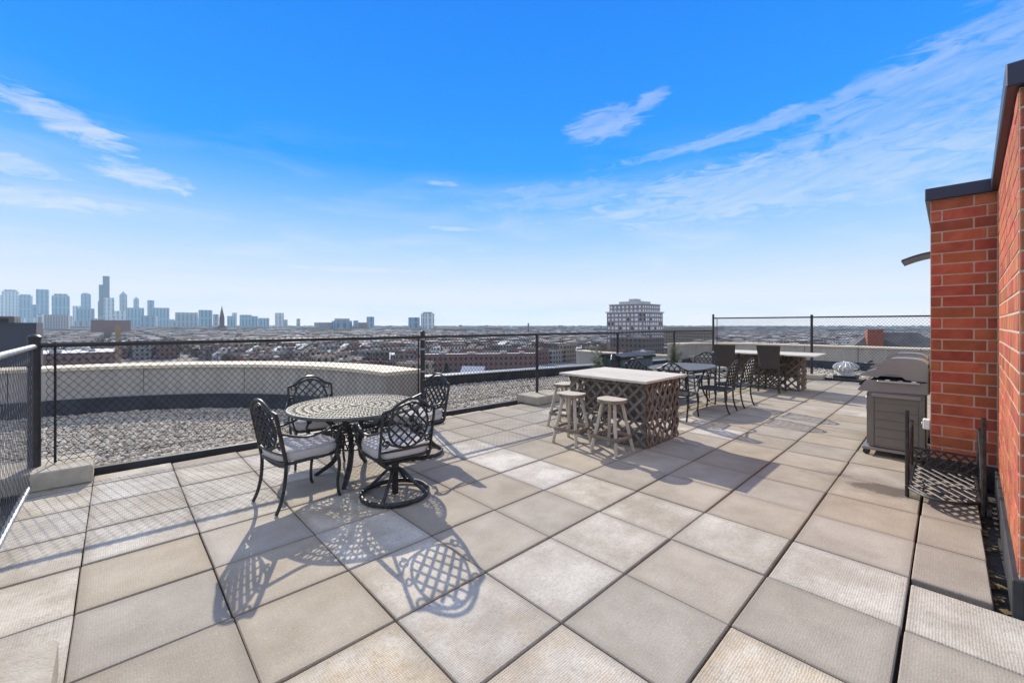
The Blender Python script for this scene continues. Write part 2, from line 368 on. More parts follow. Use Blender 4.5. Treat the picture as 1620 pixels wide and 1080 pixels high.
    h = t.math('ADD', t.math('MULTIPLY', stud, .2 if smooth else .42), t.math('ADD', t.math('MULTIPLY', nfine.outputs[0], .7), t.math('MULTIPLY', nsp.outputs[0], .9)))
    bp = t.n('ShaderNodeBump', i_Strength=.35 if smooth else .45, i_Distance=.004); t.l(h, bp.inputs['Height']); t.l(bp.outputs[0], b.inputs['Normal'])
    return m
M['paver_s'] = paver_mat('tan_smooth_paver', True); M['paver_w'] = paver_mat('whitened_studded_paver', False); M['paver_r'] = paver_mat('rust_stained_studded_paver', False, True)

# pebbles: colour varies stone by stone
def pebble_mat():
    m = bpy.data.materials.new('river_gravel'); m.use_nodes = True; t = NT(m.node_tree)
    b = t.n('ShaderNodeBsdfPrincipled'); o = t.n('ShaderNodeOutputMaterial'); t.l(b.outputs[0], o.inputs[0]); b.inputs['Roughness'].default_value = .8
    geo = t.n('ShaderNodeNewGeometry')
    c = t.ramp(geo.outputs['Random Per Island'], [(0.0, (.20, .175, .145, 1)), (.25, (.38, .34, .28, 1)), (.5, (.64, .565, .46, 1)), (.7, (.72, .665, .57, 1)), (.86, (.52, .40, .25, 1)), (1.0, (.80, .76, .68, 1))])
    n = t.n('ShaderNodeTexNoise', i_Scale=40.0, i_Detail=3.0); t.l(geo.outputs['Position'], n.inputs['Vector'])
    c = t.mix(t.math('MULTIPLY', n.outputs[0], .3), c, (.3, .28, .25, 1)); t.l(c, b.inputs['Base Color']); return m
M['pebble'] = pebble_mat()

# ------------------------------------------------------------------ terrace floor and pavers
T = .61
def vf(u): return 4.07 - .0449 * (u + 2.23)       # line of the long fence
def vc(u): return vf(u) + .10                      # edge strip beside the gravel
b = MB(); b.add([(-2.6, -4.5, -.062), (13.0, -4.5, -.062), (13.0, vc(13.0), -.062), (-2.6, vc(-2.6), -.062)], [(0, 1, 2, 3)])
floor = b.build('terrace_floor', M['under'], kind='structure')
WHITE = {(-4, 5), (-3, 5), (-2, 5), (-1, 5), (0, 5), (-4, 4), (-3, 4), (-2, 4), (-1, 4), (2, 4), (-4, 3), (-3, 3), (-2, 3), (2, 3), (-4, 2), (-1, 2), (2, 2), (-4, 1), (-1, 1), (2, 1),
         (-4, 0), (-1, 0), (2, 0), (0, -1), (1, -1), (2, -1), (2, -2), (2, -3), (2, -4), (8, 1), (7, 1), (7, 0), (-3, 6), (-4, 6), (12, -2), (15, 2), (11, 3), (10, 5), (6, 4)}
RUST = {(-2, -1), (-1, -1), (-1, -2), (0, -3)}
pv_cache = {}
def paver(i, j, u0, u1, v0, v1):
    g = .0062
    k = (round(u1 - u0, 2), round(v1 - v0, 2))
    kind = 'paver_r' if (i, j) in RUST else ('paver_w' if (i, j) in WHITE else 'paver_s')
    key = (k, kind)
    if key not in pv_cache:
        a, d = (u1 - u0) / 2 - .0035, (v1 - v0) / 2 - .0068
        pv_cache[key] = MB().cbox(-a, a, -d, d, -.05, 0, .005).mesh('paver', M[kind])
    o = link('paver', pv_cache[key], floor, ((u0 + u1) / 2 + random.uniform(-.0025, .0025), (v0 + v1) / 2 + random.uniform(-.003, .003), random.uniform(-.005, .0)), random.uniform(-.005, .005))
    o.rotation_euler.x = random.uniform(-.003, .003); o.rotation_euler.y = random.uniform(-.003, .003)
for i in range(-4, 21):
    for j in range(-6, 7):
        u0, u1, v0, v1 = i * T, (i + 1) * T, j * T, (j + 1) * T
        if i == -4: u0 = -2.30
        if i == 20: u1 = 12.62
        if j == 6: v1 = vf((u0 + u1) / 2) - .04
        if j == -4 and u0 > 1.7: v0 = -2.17
        if j < -4 and u0 > 1.3: continue
        if j <= -4 and i == 2: u1 = 1.76
        if j == -4 and u0 > 4.2: continue
        if j == -3 and u0 > 4.2: v0 = -1.80
        if v1 - v0 < .06: continue
        # leave out what lies behind the camera
        X = ((u0 + u1) / 2 - CU) * SU - ((v0 + v1) / 2 - CV) * CUO; Y = ((u0 + u1) / 2 - CU) * CUO + ((v0 + v1) / 2 - CV) * SU
        if Y < .3 or abs(X) > 1.45 * Y + 1.2: continue
        paver(i, j, u0, u1, v0, v1)

# ------------------------------------------------------------------ gravel roof, edge strips
g1 = [(-9, vc(-9))] + [(-3.4 + 4.9 * cos(a), 3.9 + 4.9 * sin(a)) for a in np.linspace(pi / 2 + .9, 0.06, 24)] + [(1.5, vc(1.5))]
b = MB(); b.add([(x, y, -.045) for x, y in g1][::-1], [tuple(range(len(g1)))])
b.build('gravel_bed', M['gravelbase'], kind='structure')
b = MB(); b.add([(1.4, vc(1.4), -.048), (13.0, vc(13.0), -.048), (13.0, 5.35, -.048), (1.9, 7.55, -.048), (1.4, 7.6, -.048)], [(0, 1, 2, 3, 4)])
b.add([(12.75, -3.2, -.052), (16.6, -3.2, -.052), (16.6, 4.6, -.052), (12.75, 5.3, -.052)], [(0, 1, 2, 3)])
b.build('gravel_bed', M['gravelbase'], kind='structure')
ico_v = []; ph = (1 + 5 ** .5) / 2
for a, c in ((1, ph), (-1, ph), (1, -ph), (-1, -ph)): ico_v += [(0, a, c), (a, c, 0), (c, 0, a)]
ico_v = np.array(ico_v, float); ico_v /= np.linalg.norm(ico_v[0])
ico_f = []
for i in range(12):
    for j in range(i + 1, 12):
        for k in range(j + 1, 12):
            d = [np.linalg.norm(ico_v[x] - ico_v[y]) for x, y in ((i, j), (j, k), (i, k))]
            if max(d) < 1.2:
                nrm = np.cross(ico_v[j] - ico_v[i], ico_v[k] - ico_v[i])
                ico_f.append((i, j, k) if nrm @ ico_v[i] > 0 else (i, k, j))
ico_f = np.array(ico_f)
def scatter_mesh(name, pos, scl, material, rot=True, jitter=.0, smooth=True):
    n = len(pos); V = np.repeat(ico_v[None], n, 0)
    if jitter: V = V * (1 + RNG.uniform(-jitter, jitter, (n, 12, 1)))
    V = V * scl[:, None, :]
    a = RNG.uniform(0, 2 * pi, n); ca, sa = np.cos(a), np.sin(a)
    if rot:
        tlt = RNG.uniform(-.5, .5, n); ct, st = np.cos(tlt), np.sin(tlt)
        y, z = V[..., 1].copy(), V[..., 2].copy(); V[..., 1] = y * ct[:, None] - z * st[:, None]; V[..., 2] = y * st[:, None] + z * ct[:, None]
    x, y = V[..., 0].copy(), V[..., 1].copy(); V[..., 0] = x * ca[:, None] - y * sa[:, None]; V[..., 1] = x * sa[:, None] + y * ca[:, None]
    V += pos[:, None, :]
    F = (ico_f[None] + (np.arange(n) * 12)[:, None, None]).reshape(-1, 3)
    me = bpy.data.meshes.new(name); V = V.reshape(-1, 3)
    me.vertices.add(len(V)); me.vertices.foreach_set('co', V.astype(np.float32).ravel())
    me.loops.add(len(F) * 3); me.loops.foreach_set('vertex_index', F.astype(np.int32).ravel())
    me.polygons.add(len(F)); me.polygons.foreach_set('loop_start', np.arange(0, len(F) * 3, 3, dtype=np.int32))
    me.update(calc_edges=True); me.polygons.foreach_set('use_smooth', np.full(len(F), smooth)); me.materials.append(material); me.update()
    return me
def pebbles(name, u0, u1, v0, v1, dens, size, inside):
    n = int((u1 - u0) * (v1 - v0) * dens); P = np.c_[RNG.uniform(u0, u1, n), RNG.uniform(v0, v1, n), RNG.uniform(-.040, -.005, n)]
    P = P[inside(P[:, 0], P[:, 1])]; n = len(P)
    S = (size * RNG.lognormal(0, .28, n))[:, None] * np.c_[RNG.uniform(.8, 1.3, n), RNG.uniform(.65, 1.0, n), RNG.uniform(.45, .75, n)]
    link(name, scatter_mesh(name, P, S, M['pebble'], jitter=.14), kind='stuff', label='rounded river gravel covering the flat roof beyond the fence', category='gravel')
vcn = lambda u: 4.07 - .0449 * (u + 2.23) + .13
pebbles('gravel', -5.2, 1.6, 3.9, 8.7, 1900, .0195, lambda u, v: (v > vcn(u)) & ((u + 3.4) ** 2 + (v - 3.9) ** 2 < 4.62 ** 2) & ~((u < -1.83) & (v < 4.35)))
pebbles('gravel', 1.4, 13, 3.4, 7.5, 950, .024, lambda u, v: (v > vcn(u)) & (v < 7.30 - .198 * (u - 2.0)) & (u > 1.45))
pebbles('gravel', 12.8, 16.2, -3.0, 4.6, 480, .032, lambda u, v: u > 12.85)

def strip(name, p, q, wdt, z0, z1, m, **kw):
    p, q = Vector((*p, 0)), Vector((*q, 0)); d = q - p; Mx = Matrix.Translation(p) @ Matrix.Rotation(atan2(d.y, d.x), 4, 'Z')
    return MB().cbox(0, d.length, -wdt / 2, wdt / 2, z0, z1, .005, M=Mx).build(name, m, **kw)
for s, (ua, ub) in enumerate(((-1.86, 1.55), (2.14, 4.05), (5.0, 7.0), (7.6, 12.6))):
    strip('edge_strip', (ua, vc(ua)), (ub, vc(ub)), .075, -.05, .05, M['black'],
          label=('black edging bar between pavers and gravel behind the round table', 'black edging bar beside the gravel between the chair and bar stools', 'black edging bar behind the lattice bar', 'black edging bar along the far pavers')[s], category='edging', group='edging bars along the gravel')
strip('edge_strip', (12.74, 3.2), (12.74, -3.2), .075, -.05, .05, M['black'], label='black edging bar below the tall far fence', category='edging', group='edging bars along the gravel')

# ------------------------------------------------------------------ parapets
def arc_parapet(name, label, cx, cy, r0, r1, a0, a1, z1, npan, membrane=True, seg=7, copz=.055, mem_h=.2):
    root = thing(name, label, 'parapet')
    def ring(mb, ra, rb, za, zb, b0, b1, n):
        for k in range(n):
            q0, q1 = b0 + (b1 - b0) * k / n, b0 + (b1 - b0) * (k + 1) / n
            P = [(cx + r * cos(a), cy + r * sin(a)) for r, a in ((ra, q0), (rb, q0), (rb, q1), (ra, q1))]
            vs = [(x, y, za) for x, y in P] + [(x, y, zb) for x, y in P]
            fs = [(0, 1, 2, 3), (7, 6, 5, 4), (1, 5, 6, 2), (3, 7, 4, 0)]
            if k == 0: fs.append((0, 4, 5, 1))
            if k == n - 1: fs.append((2, 6, 7, 3))
            mb.add(vs, fs)
    da = (a1 - a0) / npan; gap = .006 / r0
    for k in range(npan):
        mb = MB(); ring(mb, r0, r1, -.5, z1 - copz, a0 + da * k + gap, a0 + da * (k + 1) - gap, seg); mb.build('wall_panel', M['concrete'], root)
        mb = MB(); ring(mb, r0 - .035, r1 + .03, z1 - copz, z1, a0 + da * k + gap * .6, a0 + da * (k + 1) - gap * .6, seg); mb.build('coping', M['coping'], root)
    mb = MB(); ring(mb, r0 + .02, r1 - .02, -.4, z1 - copz - .01, a0 + .03 / r0, a1 - .03 / r0, seg * npan); mb.build('joint_filler', M['under'], root)
    if membrane:
        mb = MB(); n = seg * npan
        for k in range(n):
            q0, q1 = a0 + (a1 - a0) * k / n, a0 + (a1 - a0) * (k + 1) / n
            pr_ = [(r0 - .16, -.06), (r0 - .13, .03), (r0 - .02, mem_h), (r0 + .005, mem_h)]
            vs = [(cx + r * cos(q), cy + r * sin(q), z) for q in (q0, q1) for r, z in pr_]
            mb.add(vs, [(i, i + 1, i + 5, i + 4) for i in range(3)])
        mb.build('membrane_upstand', M['black'], root)
        mb = MB(); ring(mb, r0 - .016, r0 - .004, mem_h - .004, mem_h + .022, a0, a1, n); mb.build('termination_bar', M['galv'], root)
    return root
arc_parapet('curved_parapet', 'curved grey concrete parapet with cream coping behind the round dining table', -3.4, 3.9, 4.78, 5.42, .03, 2.2, .79, 6, mem_h=.24)
# low black roof edge, centre
root = thing('low_parapet', 'low black membrane roof edge with pale metal cap beyond the gravel', 'parapet')
pa, pb = Vector((2.0, 7.3, 0)), Vector((13.6, 5.0, 0)); d = pb - pa; Mx = Matrix.Translation(pa) @ Matrix.Rotation(atan2(d.y, d.x), 4, 'Z')
MB().cbox(0, d.length, 0, .34, -.5, .22, .02, M=Mx).build('upstand', M['black'], root)
for k in range(4): MB().cbox(d.length * k / 4 + .004, d.length * (k + 1) / 4 - .004, -.02, .37, .222, .25, .006, M=Mx).build('metal_cap', M['galv'], root)
# far parapet, right, with the rounded bay
root = thing('far_parapet', 'straight grey concrete parapet with cream coping behind the white roof vent', 'parapet')
for k in range(5):
    y0 = -4.4 + k * 1.5
    MB().cbox(16.35, 16.9, y0 + .006, y0 + 1.494, -.5, .74, .01).build('wall_panel', M['concrete'], root)
    MB().cbox(16.31, 16.94, y0 + .004, y0 + 1.496, .742, .80, .008).build('coping', M['coping'], root)
mb = MB(); mb.add([(16.15, -4.4, -.06), (16.15, 3.1, -.06), (16.33, 3.1, .26), (16.33, -4.4, .26), (16.36, 3.1, .26), (16.36, -4.4, .26)], [(0, 1, 2, 3), (3, 2, 4, 5)][::1]); mb.build('membrane_upstand', M['black'], root)
arc_parapet('curved_parapet', 'rounded cream-topped concrete parapet behind the far bar', 14.4, 3.14, 1.95, 2.5, 0.0, 1.75, .80, 4, seg=6)
arc_parapet('curved_parapet', 'lower sweeping cream parapet beyond the fence corner', 20.5, 8.0, 6.0, 6.5, 2.75, 4.35, .30, 5, membrane=False, seg=6)

# ------------------------------------------------------------------ brick penthouse
PU, PV0, PV1, WU, WV = 4.34, -1.86, -2.31, 1.79, -2.246     # pillar face, its sides, near end of wall, wall plane
pent = thing('brick_penthouse', 'red brick penthouse wall and pillar with dark metal coping beside the grill', 'building')
ZB, ZT = .20, 2.79
mb = MB(); mb.box(PU + .0035, 9.5, -6, PV0 - .0035, -.05, ZT); WSK = -(-2.312 - WV) / (PU - WU)                      # the long wall leaves the paver rows by a degree or so
WMX = Matrix.Translation((WU, WV, 0)) @ Matrix.Rotation(-math.atan(WSK), 4, 'Z')
mb.prism([(.0035, -3.5), (PU - WU + .1, -3.5), (PU - WU + .1, -.0035), (.0035, -.0035)], -.05, ZT - .003, M=WMX); mb.build('mortar_core', M['mortar'], pent)
def on_wall(m, out): return (WU + m, WV - WSK * m + out)
ch = (ZT - ZB) / 24; BL = .30
br_cache = {}
def brick(L, Hh, loc, rz, name='brick'):
    key = round(L, 3)
    if key not in br_cache: br_cache[key] = MB().cbox(-L / 2, L / 2, -.05, .012, -Hh / 2, Hh / 2, .004).mesh('brick', M['brick'])
    o = link(name, br_cache[key], pent, loc, rz)
def course(length, off, place):
    s = -off
    while s < length - .012:
        a, c = max(0, s), min(length, s + BL)
        if c - a > .03: place((a + c) / 2, c - a - .011)
        s += BL
for r in range(24):
    z = ZB + (r + .5) * ch; o1 = 0 if r % 2 else .215
    course(.45, o1, lambda m, L: brick(L, ch - .011, (PU + .012 + random.uniform(-.001, .001), PV0 - m, z), pi / 2))          # pillar face, towards -x
    course(PU - WU - .01, 0 if r % 2 else .15, lambda m, L: brick(L, ch - .011, (*on_wall(m + .01, -.012 + random.uniform(-.0015, .0015)), z), -math.atan(WSK)))   # sunlit wall, towards +y
    course(.30, 0 if r % 2 == 0 else .15, lambda m, L: brick(L, ch - .011, (WU + .012, WV - m, z), pi / 2))                       # end of the wall
# base flashing and copings
MB().cbox(PU - .015, PU + .03, PV1, PV0 + .02, -.04, ZB - .01, .004).build('base_flashing', M['black'], pent)
MB().cbox(-.02, PU - WU - .017, -.02, .022, -.04, ZB - .012, .004, M=WMX).build('base_flashing', M['black'], pent)
MB().cbox(WU - .023, WU + .02, -3.4, WV - .022, -.04, ZB - .014, .004).build('base_flashing', M['black'], pent)
MB().cbox(PU - .035, 9.6, -2.60, PV0 + .035, ZT + .001, ZT + .125, .006).build('coping', M['coping_metal'], pent)
MB().cbox(-.04, PU - WU - .040, -.5, .045, ZT + .004, ZT + .128, .006, M=WMX).build('coping', M['coping_metal'], pent)
MB().cbox(WU - .042, WU + .35, -6, -2.76, ZT + .003, ZT + .126, .006).build('coping', M['coping_metal'], pent)
mb = MB()
n = 10; prof = [(-.02 + .40 * k / n, .10 - .10 * (k / n) ** 1.8) for k in range(n + 1)]
poly = prof + [(x, z - .03) for x, z in prof[::-1]]
Mx = Matrix.Translation((7.6, PV0 - .0, 2.545)) @ Matrix(((0, 0, 1, 0), (1, 0, 0, 0), (0, 1, 0, 0), (0, 0, 0, 1)))
mb.prism(poly, -.35, .35, M=Mx)
mb.build('door_canopy', M['coping_metal'], pent, smooth=False)
ob = thing('outlet_box', 'small white electrical outlet box on the pillar edge beside the grill', 'outlet box')
MB().cbox(4.42, 4.52, PV0 + .001, PV0 + .055, .45, .55, .006).build('cover', M['white'], ob)
MB().cbox(4.455, 4.485, PV0 + .056, PV0 + .066, .485, .515, .003).build('latch', M['steel'], ob)
# leaf litter in the gap along the wall
mb = MB()
for k in range(26):
    x, y = random.uniform(1.8, 3.6), random.uniform(-2.22, -2.155); s = random.uniform(.012, .03); a = random.uniform(0, 6.3); z = random.uniform(-.05, -.03)
    P = [Vector((cos(a + q) * s * e, sin(a + q) * s * e, random.uniform(0, .012))) + Vector((x, y, z)) for q, e in ((0, 1.3), (1.2, .7), (2.4, .8), (3.1, 1.2), (4.2, .7), (5.3, .7))]
    mb.add(P, [tuple(range(6))])
mb.build('leaf_litter', M['leafdebris'], kind='stuff', label='dry leaves caught in the gap along the brick wall', category='leaves')

# ------------------------------------------------------------------ chain link fences
FZ0, FZ1 = .17, 1.335
def zigzag(p, q, z0, z1, w=.034, hd=.080, r=.0031, wob=.0):
    """woven wires between ground points p and q"""
    p, q = Vector((*p, 0)), Vector((*q, 0)); d = (q - p); L = d.length; d.normalize(); nrm = Vector((-d.y, d.x, 0))
    mb = MB(); nw = int(L / w); ns = int((z1 - z0) / (hd / 2))
    for i in range(nw + 1):
        pts = []
        for k in range(ns + 1):
            s = (i * w) + (w / 2 if k % 2 else -w / 2) * (1 if i % 2 == 0 else -1)
            off = .0022 * (1 if (k + i) % 2 else -1)
            pts.append(p + d * min(max(s, 0), L) + nrm * off + Vector((0, 0, z0 + k * hd / 2)))
        mb.tube(pts, r, 3)
    return mb
def post(parent, x, y, z0, z1, r, m, cap=True, name='post'):
    mb = MB(); mb.lathe([(r, z0), (r, z1)], 14, (x, y, 0)); o = mb.build(name, m, parent, smooth=True)
    if cap:
        mb = MB(); mb.lathe([(r + .004, z1 - .03), (r + .004, z1), (r * .7, z1 + .016), (.002, z1 + .022)], 14, (x, y, 0)); mb.build('post_cap', m, o, smooth=True)
    return o
def rail(parent, p, q, z, r, m, name='top_rail'):
    return MB().tube([(p[0], p[1], z), (q[0], q[1], z)], r, 10).build(name, m, parent, smooth=True)
def band(parent, x, y, z, r, m):
    mb = MB(); mb.lathe([(r, z - .013), (r + .004, z - .013), (r + .004, z + .013), (r, z + .013)], 14, (x, y, 0), cap=False); return mb.build('clamp_band', m, parent)
# left fence, towards the camera
F = thing('chain_link_fence', 'chain link fence with silver top rail at the left edge', 'fence')
cxp, cyp = -2.235, 4.07
zigzag((cxp, cyp - .08), (cxp, -.4), FZ0 - .12, FZ1 + .02, w=.055, hd=.085, r=.0019).build('chain_link', M['wire_grey'], F)
rail(F, (cxp, cyp - .05), (cxp, -.4), FZ1 - .01, .024, M['galv']); rail(F, (cxp, 3.72), (cxp, -.4), .07, .02, M['galv'], 'bottom_rail')
post(F, cxp, .42, .17, FZ1 + .03, .03, M['fence'])
# long fence
F = thing('chain_link_fence', 'long black chain link fence between the pavers and the gravel roof', 'fence')
posts = [(-2.235, .045, 1.42), (1.93, .036, 1.42), (4.52, .030, 1.33), (7.3, .030, 1.33), (10.1, .030, 1.33)]
for u, r, zt in posts: post(F, u, vf(u), .165, zt, r, M['fence'])
for a, c in ((-2.16, 1.88), (1.98, 12.62)):
    zigzag((a, vf(a)), (c, vf(c)), FZ0, FZ1 + .05).build('chain_link', M['wire'], F)
rail(F, (-2.2, vf(-2.2)), (1.9, vf(1.9)), FZ1, .023, M['fence']); rail(F, (1.96, vf(1.96)), (12.66, vf(12.66)), FZ1, .021, M['fence'])
for u in (-2.10, 1.86): rail(F, (u, vf(u)), (u, vf(u) + .0001), 0, .001, M['fence'], 'x') if False else MB().tube([(u, vf(u) + .012, FZ0 + .01), (u, vf(u) + .012, FZ1 + .03)], .011, 6).build('tension_bar', M['fence'], F)
for u, r, zt in posts[:2]:
    for z in (.42, .78, 1.14, 1.30): band(F, u, vf(u), z, r + .001, M['galv' if u > 0 else 'fence'])
for u in np.arange(-1.5, 12.4, .9):
    MB().tube([(u, vf(u) + .028 * cos(a), FZ1 + .028 * sin(a)) for a in np.linspace(0, 5.6, 8)], .0028, 4).build('wire_tie', M['fence'], F)
MB().tube([(-2.1, vf(-2.1) - .004, FZ0 + .03), (12.6, vf(12.6) - .004, FZ0 + .03)], .0035, 4).build('tension_wire', M['fence'], F)
# tall far fence
F = thing('chain_link_fence', 'taller chain link fence across the far end of the terrace', 'fence')
TU = 12.70
for v, zt in ((3.40, 1.86), (.70, 1.80), (-2.1, 1.80)): post(F, TU, v, .12, zt, .032, M['fence'])
zigzag((TU, 3.36), (TU, -3.2), .16, 1.77, w=.036, hd=.085).build('chain_link', M['wire'], F)
rail(F, (TU, 3.4), (TU, -3.2), 1.745, .021, M['fence'])
MB().tube([(TU, 3.28, .2), (TU, 3.28, 1.72)], .011, 6).build('tension_bar', M['fence'], F)

# concrete blocks under the posts
def block(label, u0, u1, v0, v1, h=.17):
    t = MB(); t.cbox(-(u1 - u0) / 2, (u1 - u0) / 2, -(v1 - v0) / 2, (v1 - v0) / 2, 0, h, .014)
    return t.build('concrete_block', M['block'], loc=((u0 + u1) / 2, (v0 + v1) / 2, .001), label=label, category='concrete block', group='concrete blocks carrying the fence posts')
block('tan concrete block under the thick corner post at the left', -2.56, -1.83, 3.77, 4.38)
block('tan concrete block at the bottom left corner of the picture', -2.56, -1.85, .12, .70)
block('concrete block behind the swivel chair, under the second fence post', 1.60, 2.12, 3.60, 4.12, .16)
block('concrete block behind the bar stools, under the third fence post', 4.10, 4.95, 3.36, 3.95, .16)
block('concrete block behind the storage bin, under a fence post', 7.0, 7.58, 3.34, 3.9, .16)
block('concrete block under the fence post behind the far dining table', 9.8, 10.4, 3.2, 3.8, .16)
block('concrete block under the tall fence post beside the roof vent', 12.40, 12.98, .40, 1.0, .13)
block('concrete block under the tall corner post behind the far bar', 12.42, 13.0, 3.1, 3.68, .13)

# ------------------------------------------------------------------ chairs
def back_pt(y, z, w=.235):
    return Vector((-.215 - (z - .42) * .20 - .022 * (1 - (y / w) ** 2), y, z))
def scroll(cy, cz, r, a0, turns, sgn=1, n=16, f=back_pt):
    return [f(cy + (r * (1 - .62 * t)) * cos(a0 + sgn * turns * 2 * pi * t), cz + (r * (1 - .62 * t)) * sin(a0 + sgn * turns * 2 * pi * t)) for t in np.linspace(0, 1, n)]
def clip_oval(y0, z0, dy, dz, cz, ry, rz):
    A = (dy / ry) ** 2 + (dz / rz) ** 2; Bq = 2 * (y0 * dy / ry ** 2 + (z0 - cz) * dz / rz ** 2); Cq = (y0 / ry) ** 2 + ((z0 - cz) / rz) ** 2 - 1
    D = Bq * Bq - 4 * A * Cq
    if D <= 0.02: return None
    return (-Bq - sqrt(D)) / 2 / A, (-Bq + sqrt(D)) / 2 / A
def make_chair(label, group, swivel=False, cushion=True, plain=False):
    t = thing('patio_chair', label, 'chair', group=group); I = M['iron']
    W = .235
    # back frame
    mb = MB()
    top = [(-W, .40), (-W, .60), (-W, .79), (-.222, .815), (-.17, .832), (-.125, .868), (-.06, .905), (0, .915), (.06, .905), (.125, .868), (.17, .832), (.222, .815), (W, .79), (W, .60), (W, .40)]
    mb.tube(catmull([back_pt(*p) for p in top], 4), .0145, 6, flat=(1.15, .85), up=(1, 0, .2))
    mb.tube([back_pt(y, .475) for y in np.linspace(-W, W, 7)], .012, 6)
    mb.build('back_frame', I, t, smooth=True)
    mb = MB(); r = .0105
    if not plain:
        cz, ry, rz = .672, .178, .182
        mb.tube([back_pt(ry * cos(a), cz + rz * sin(a) + .028 * max(0, sin(a)) ** 3) for a in np.linspace(0, 2 * pi, 33)[:-1]], r, 5, closed=True)
        for s in (-1, 1):
            for k in range(-2, 3):
                y0 = k * .082; c = clip_oval(y0, cz, s * .707, .707, cz, ry, rz)
                if c: mb.tube([back_pt(y0 + s * .707 * q, cz + .707 * q) + Vector((.003 * s, 0, 0)) for q in np.linspace(c[0], c[1], 6)], r * 1.05, 5, flat=(.7, 1.25))
        for s in (-1, 1):
            mb.tube(scroll(s * .185, .80, .036, pi / 2, 1.2, s), r * .8, 5); mb.tube(scroll(s * .195, .545, .034, -pi / 2, 1.2, -s), r * .8, 5)
            mb.tube(scroll(s * .205, .665, .026, 0 if s > 0 else pi, 1.1, s), r * .8, 5)
            mb.tube([back_pt(s * y, z) for y, z in ((.0, .49), (.07, .50), (.14, .525), (.2, .57), (.228, .62))], r * .8, 5)
            mb.tube([back_pt(s * y, z) for y, z in ((.0, .86), (.06, .872), (.11, .852), (.15, .82))], r * .8, 5)
    else:
        for s in (-1, 1):
            for k in range(-4, 5):
                y0 = k * .088; pts = []
                for q in np.linspace(-.33, .33, 34):
                    y, z = y0 + s * .66 * q, .655 + .85 * q
                    if abs(y) < W and .475 < z < .915 - .125 * (abs(y) / W) ** 1.6: pts.append(back_pt(y, z))
                if len(pts) > 3: mb.tube(pts[::3] + [pts[-1]], r, 5, flat=(.7, 1.2))
    mb.build('back_lattice', I, t, smooth=True)
    # seat
    mb = MB()
    lp = [(-.21, -.215), (-.05, -.235), (.13, -.245), (.22, -.21), (.25, -.10), (.255, 0), (.25, .10), (.22, .21), (.13, .245), (-.05, .235), (-.21, .215), (-.225, 0)]
    mb.tube([(x, y, .395) for x, y in catmull([(a, c, 0) for a, c in lp], 3, True) for x, y in [(x, y)]] if False else [(p.x, p.y, .395) for p in catmull([(a, c, 0) for a, c in lp], 3, True)], .014, 6, closed=True)
    if cushion:
        for y in (-.12, 0, .12): mb.tube([(-.22, y, .39), (.24, y, .39)], .008, 4)
    mb.build('seat_frame', I, t, smooth=True)
    if cushion:
        mb = MB(); nu = 40; prof = []
        def rim(a, sc):
            c, s_ = cos(a), sin(a); e = 2 / 4.2
            return Vector((.012 + (.255 * sc) * math.copysign(abs(c) ** e, c), (.248 * sc) * math.copysign(abs(s_) ** e, s_), 0))
        rows = [(.02, .402), (.6, .402), (.90, .404), (.965, .412), (.998, .432), (1.01, .452), (1.0, .474), (.975, .490), (.94, .494), (.85, .501), (.6, .509), (.3, .513), (.02, .513)]
        vs = []
        for sc, z in rows:
            for k in range(nu):
                a = 2 * pi * k / nu; p = rim(a, sc); vs.append((p.x, p.y, z + .004 * sin(3 * a + 1) * (sc < .95) * (z > .45)))
        fs = [(i * nu + k, i * nu + (k + 1) % nu, (i + 1) * nu + (k + 1) % nu, (i + 1) * nu + k) for i in range(len(rows) - 1) for k in range(nu)]
        fs.append(tuple(range((len(rows) - 1) * nu, len(rows) * nu))); fs.append(tuple(range(nu))[::-1]); mb.add(vs, fs)
        cu = mb.build('seat_cushion', M['cushion'], t, smooth=True)
        for zz, sc in ((.486, .992), (.416, .985)):
            m2 = MB(); m2.tube([rim(2 * pi * k / nu, sc) + Vector((0, 0, zz)) for k in range(nu)], .0045, 5, closed=True); m2.build('piping', M['piping'], cu, smooth=True)
    else:
        mb = MB()
        for s in (-1, 1):
            for k in range(-6, 7):
                y0 = k * .075; pts = [(x, y0 + s * x, .40) for x in np.linspace(-.2, .235, 16) if abs(y0 + s * x) < .225]
                if len(pts) > 2: mb.tube([pts[0], pts[-1]], .0085, 5, flat=(.7, 1.3))
        mb.build('seat_lattice', I, t, smooth=True)
    # arms and legs
    for s in (-1, 1):
        mb = MB()
        st = back_pt(s * W, .655)
        mb.tube(catmull([st, (-.17, s * .262, .622), (-.06, s * .278, .598), (.06, s * .285, .612), (.15, s * .285, .642), (.225, s * .28, .632), (.25, s * .276, .598), (.232, s * .272, .575), (.212, s * .272, .588)], 4), .0125, 6, flat=(.8, 1.35), up=(0, 0, 1))
        mb.tube(catmull([(.205, s * .24, .40), (.232, s * .262, .47), (.205, s * .272, .52), (.222, s * .275, .585), (.205, s * .278, .625)], 4), .011, 6)
        mb.tube([Vector((.215, s * .268, .50)) + Vector((.026 * cos(a) * (1 - a / 9), 0, .026 * sin(a) * (1 - a / 9))) for a in np.linspace(0, 6.0, 10)], .008, 5)
        mb.build('arm', I, t, smooth=True)
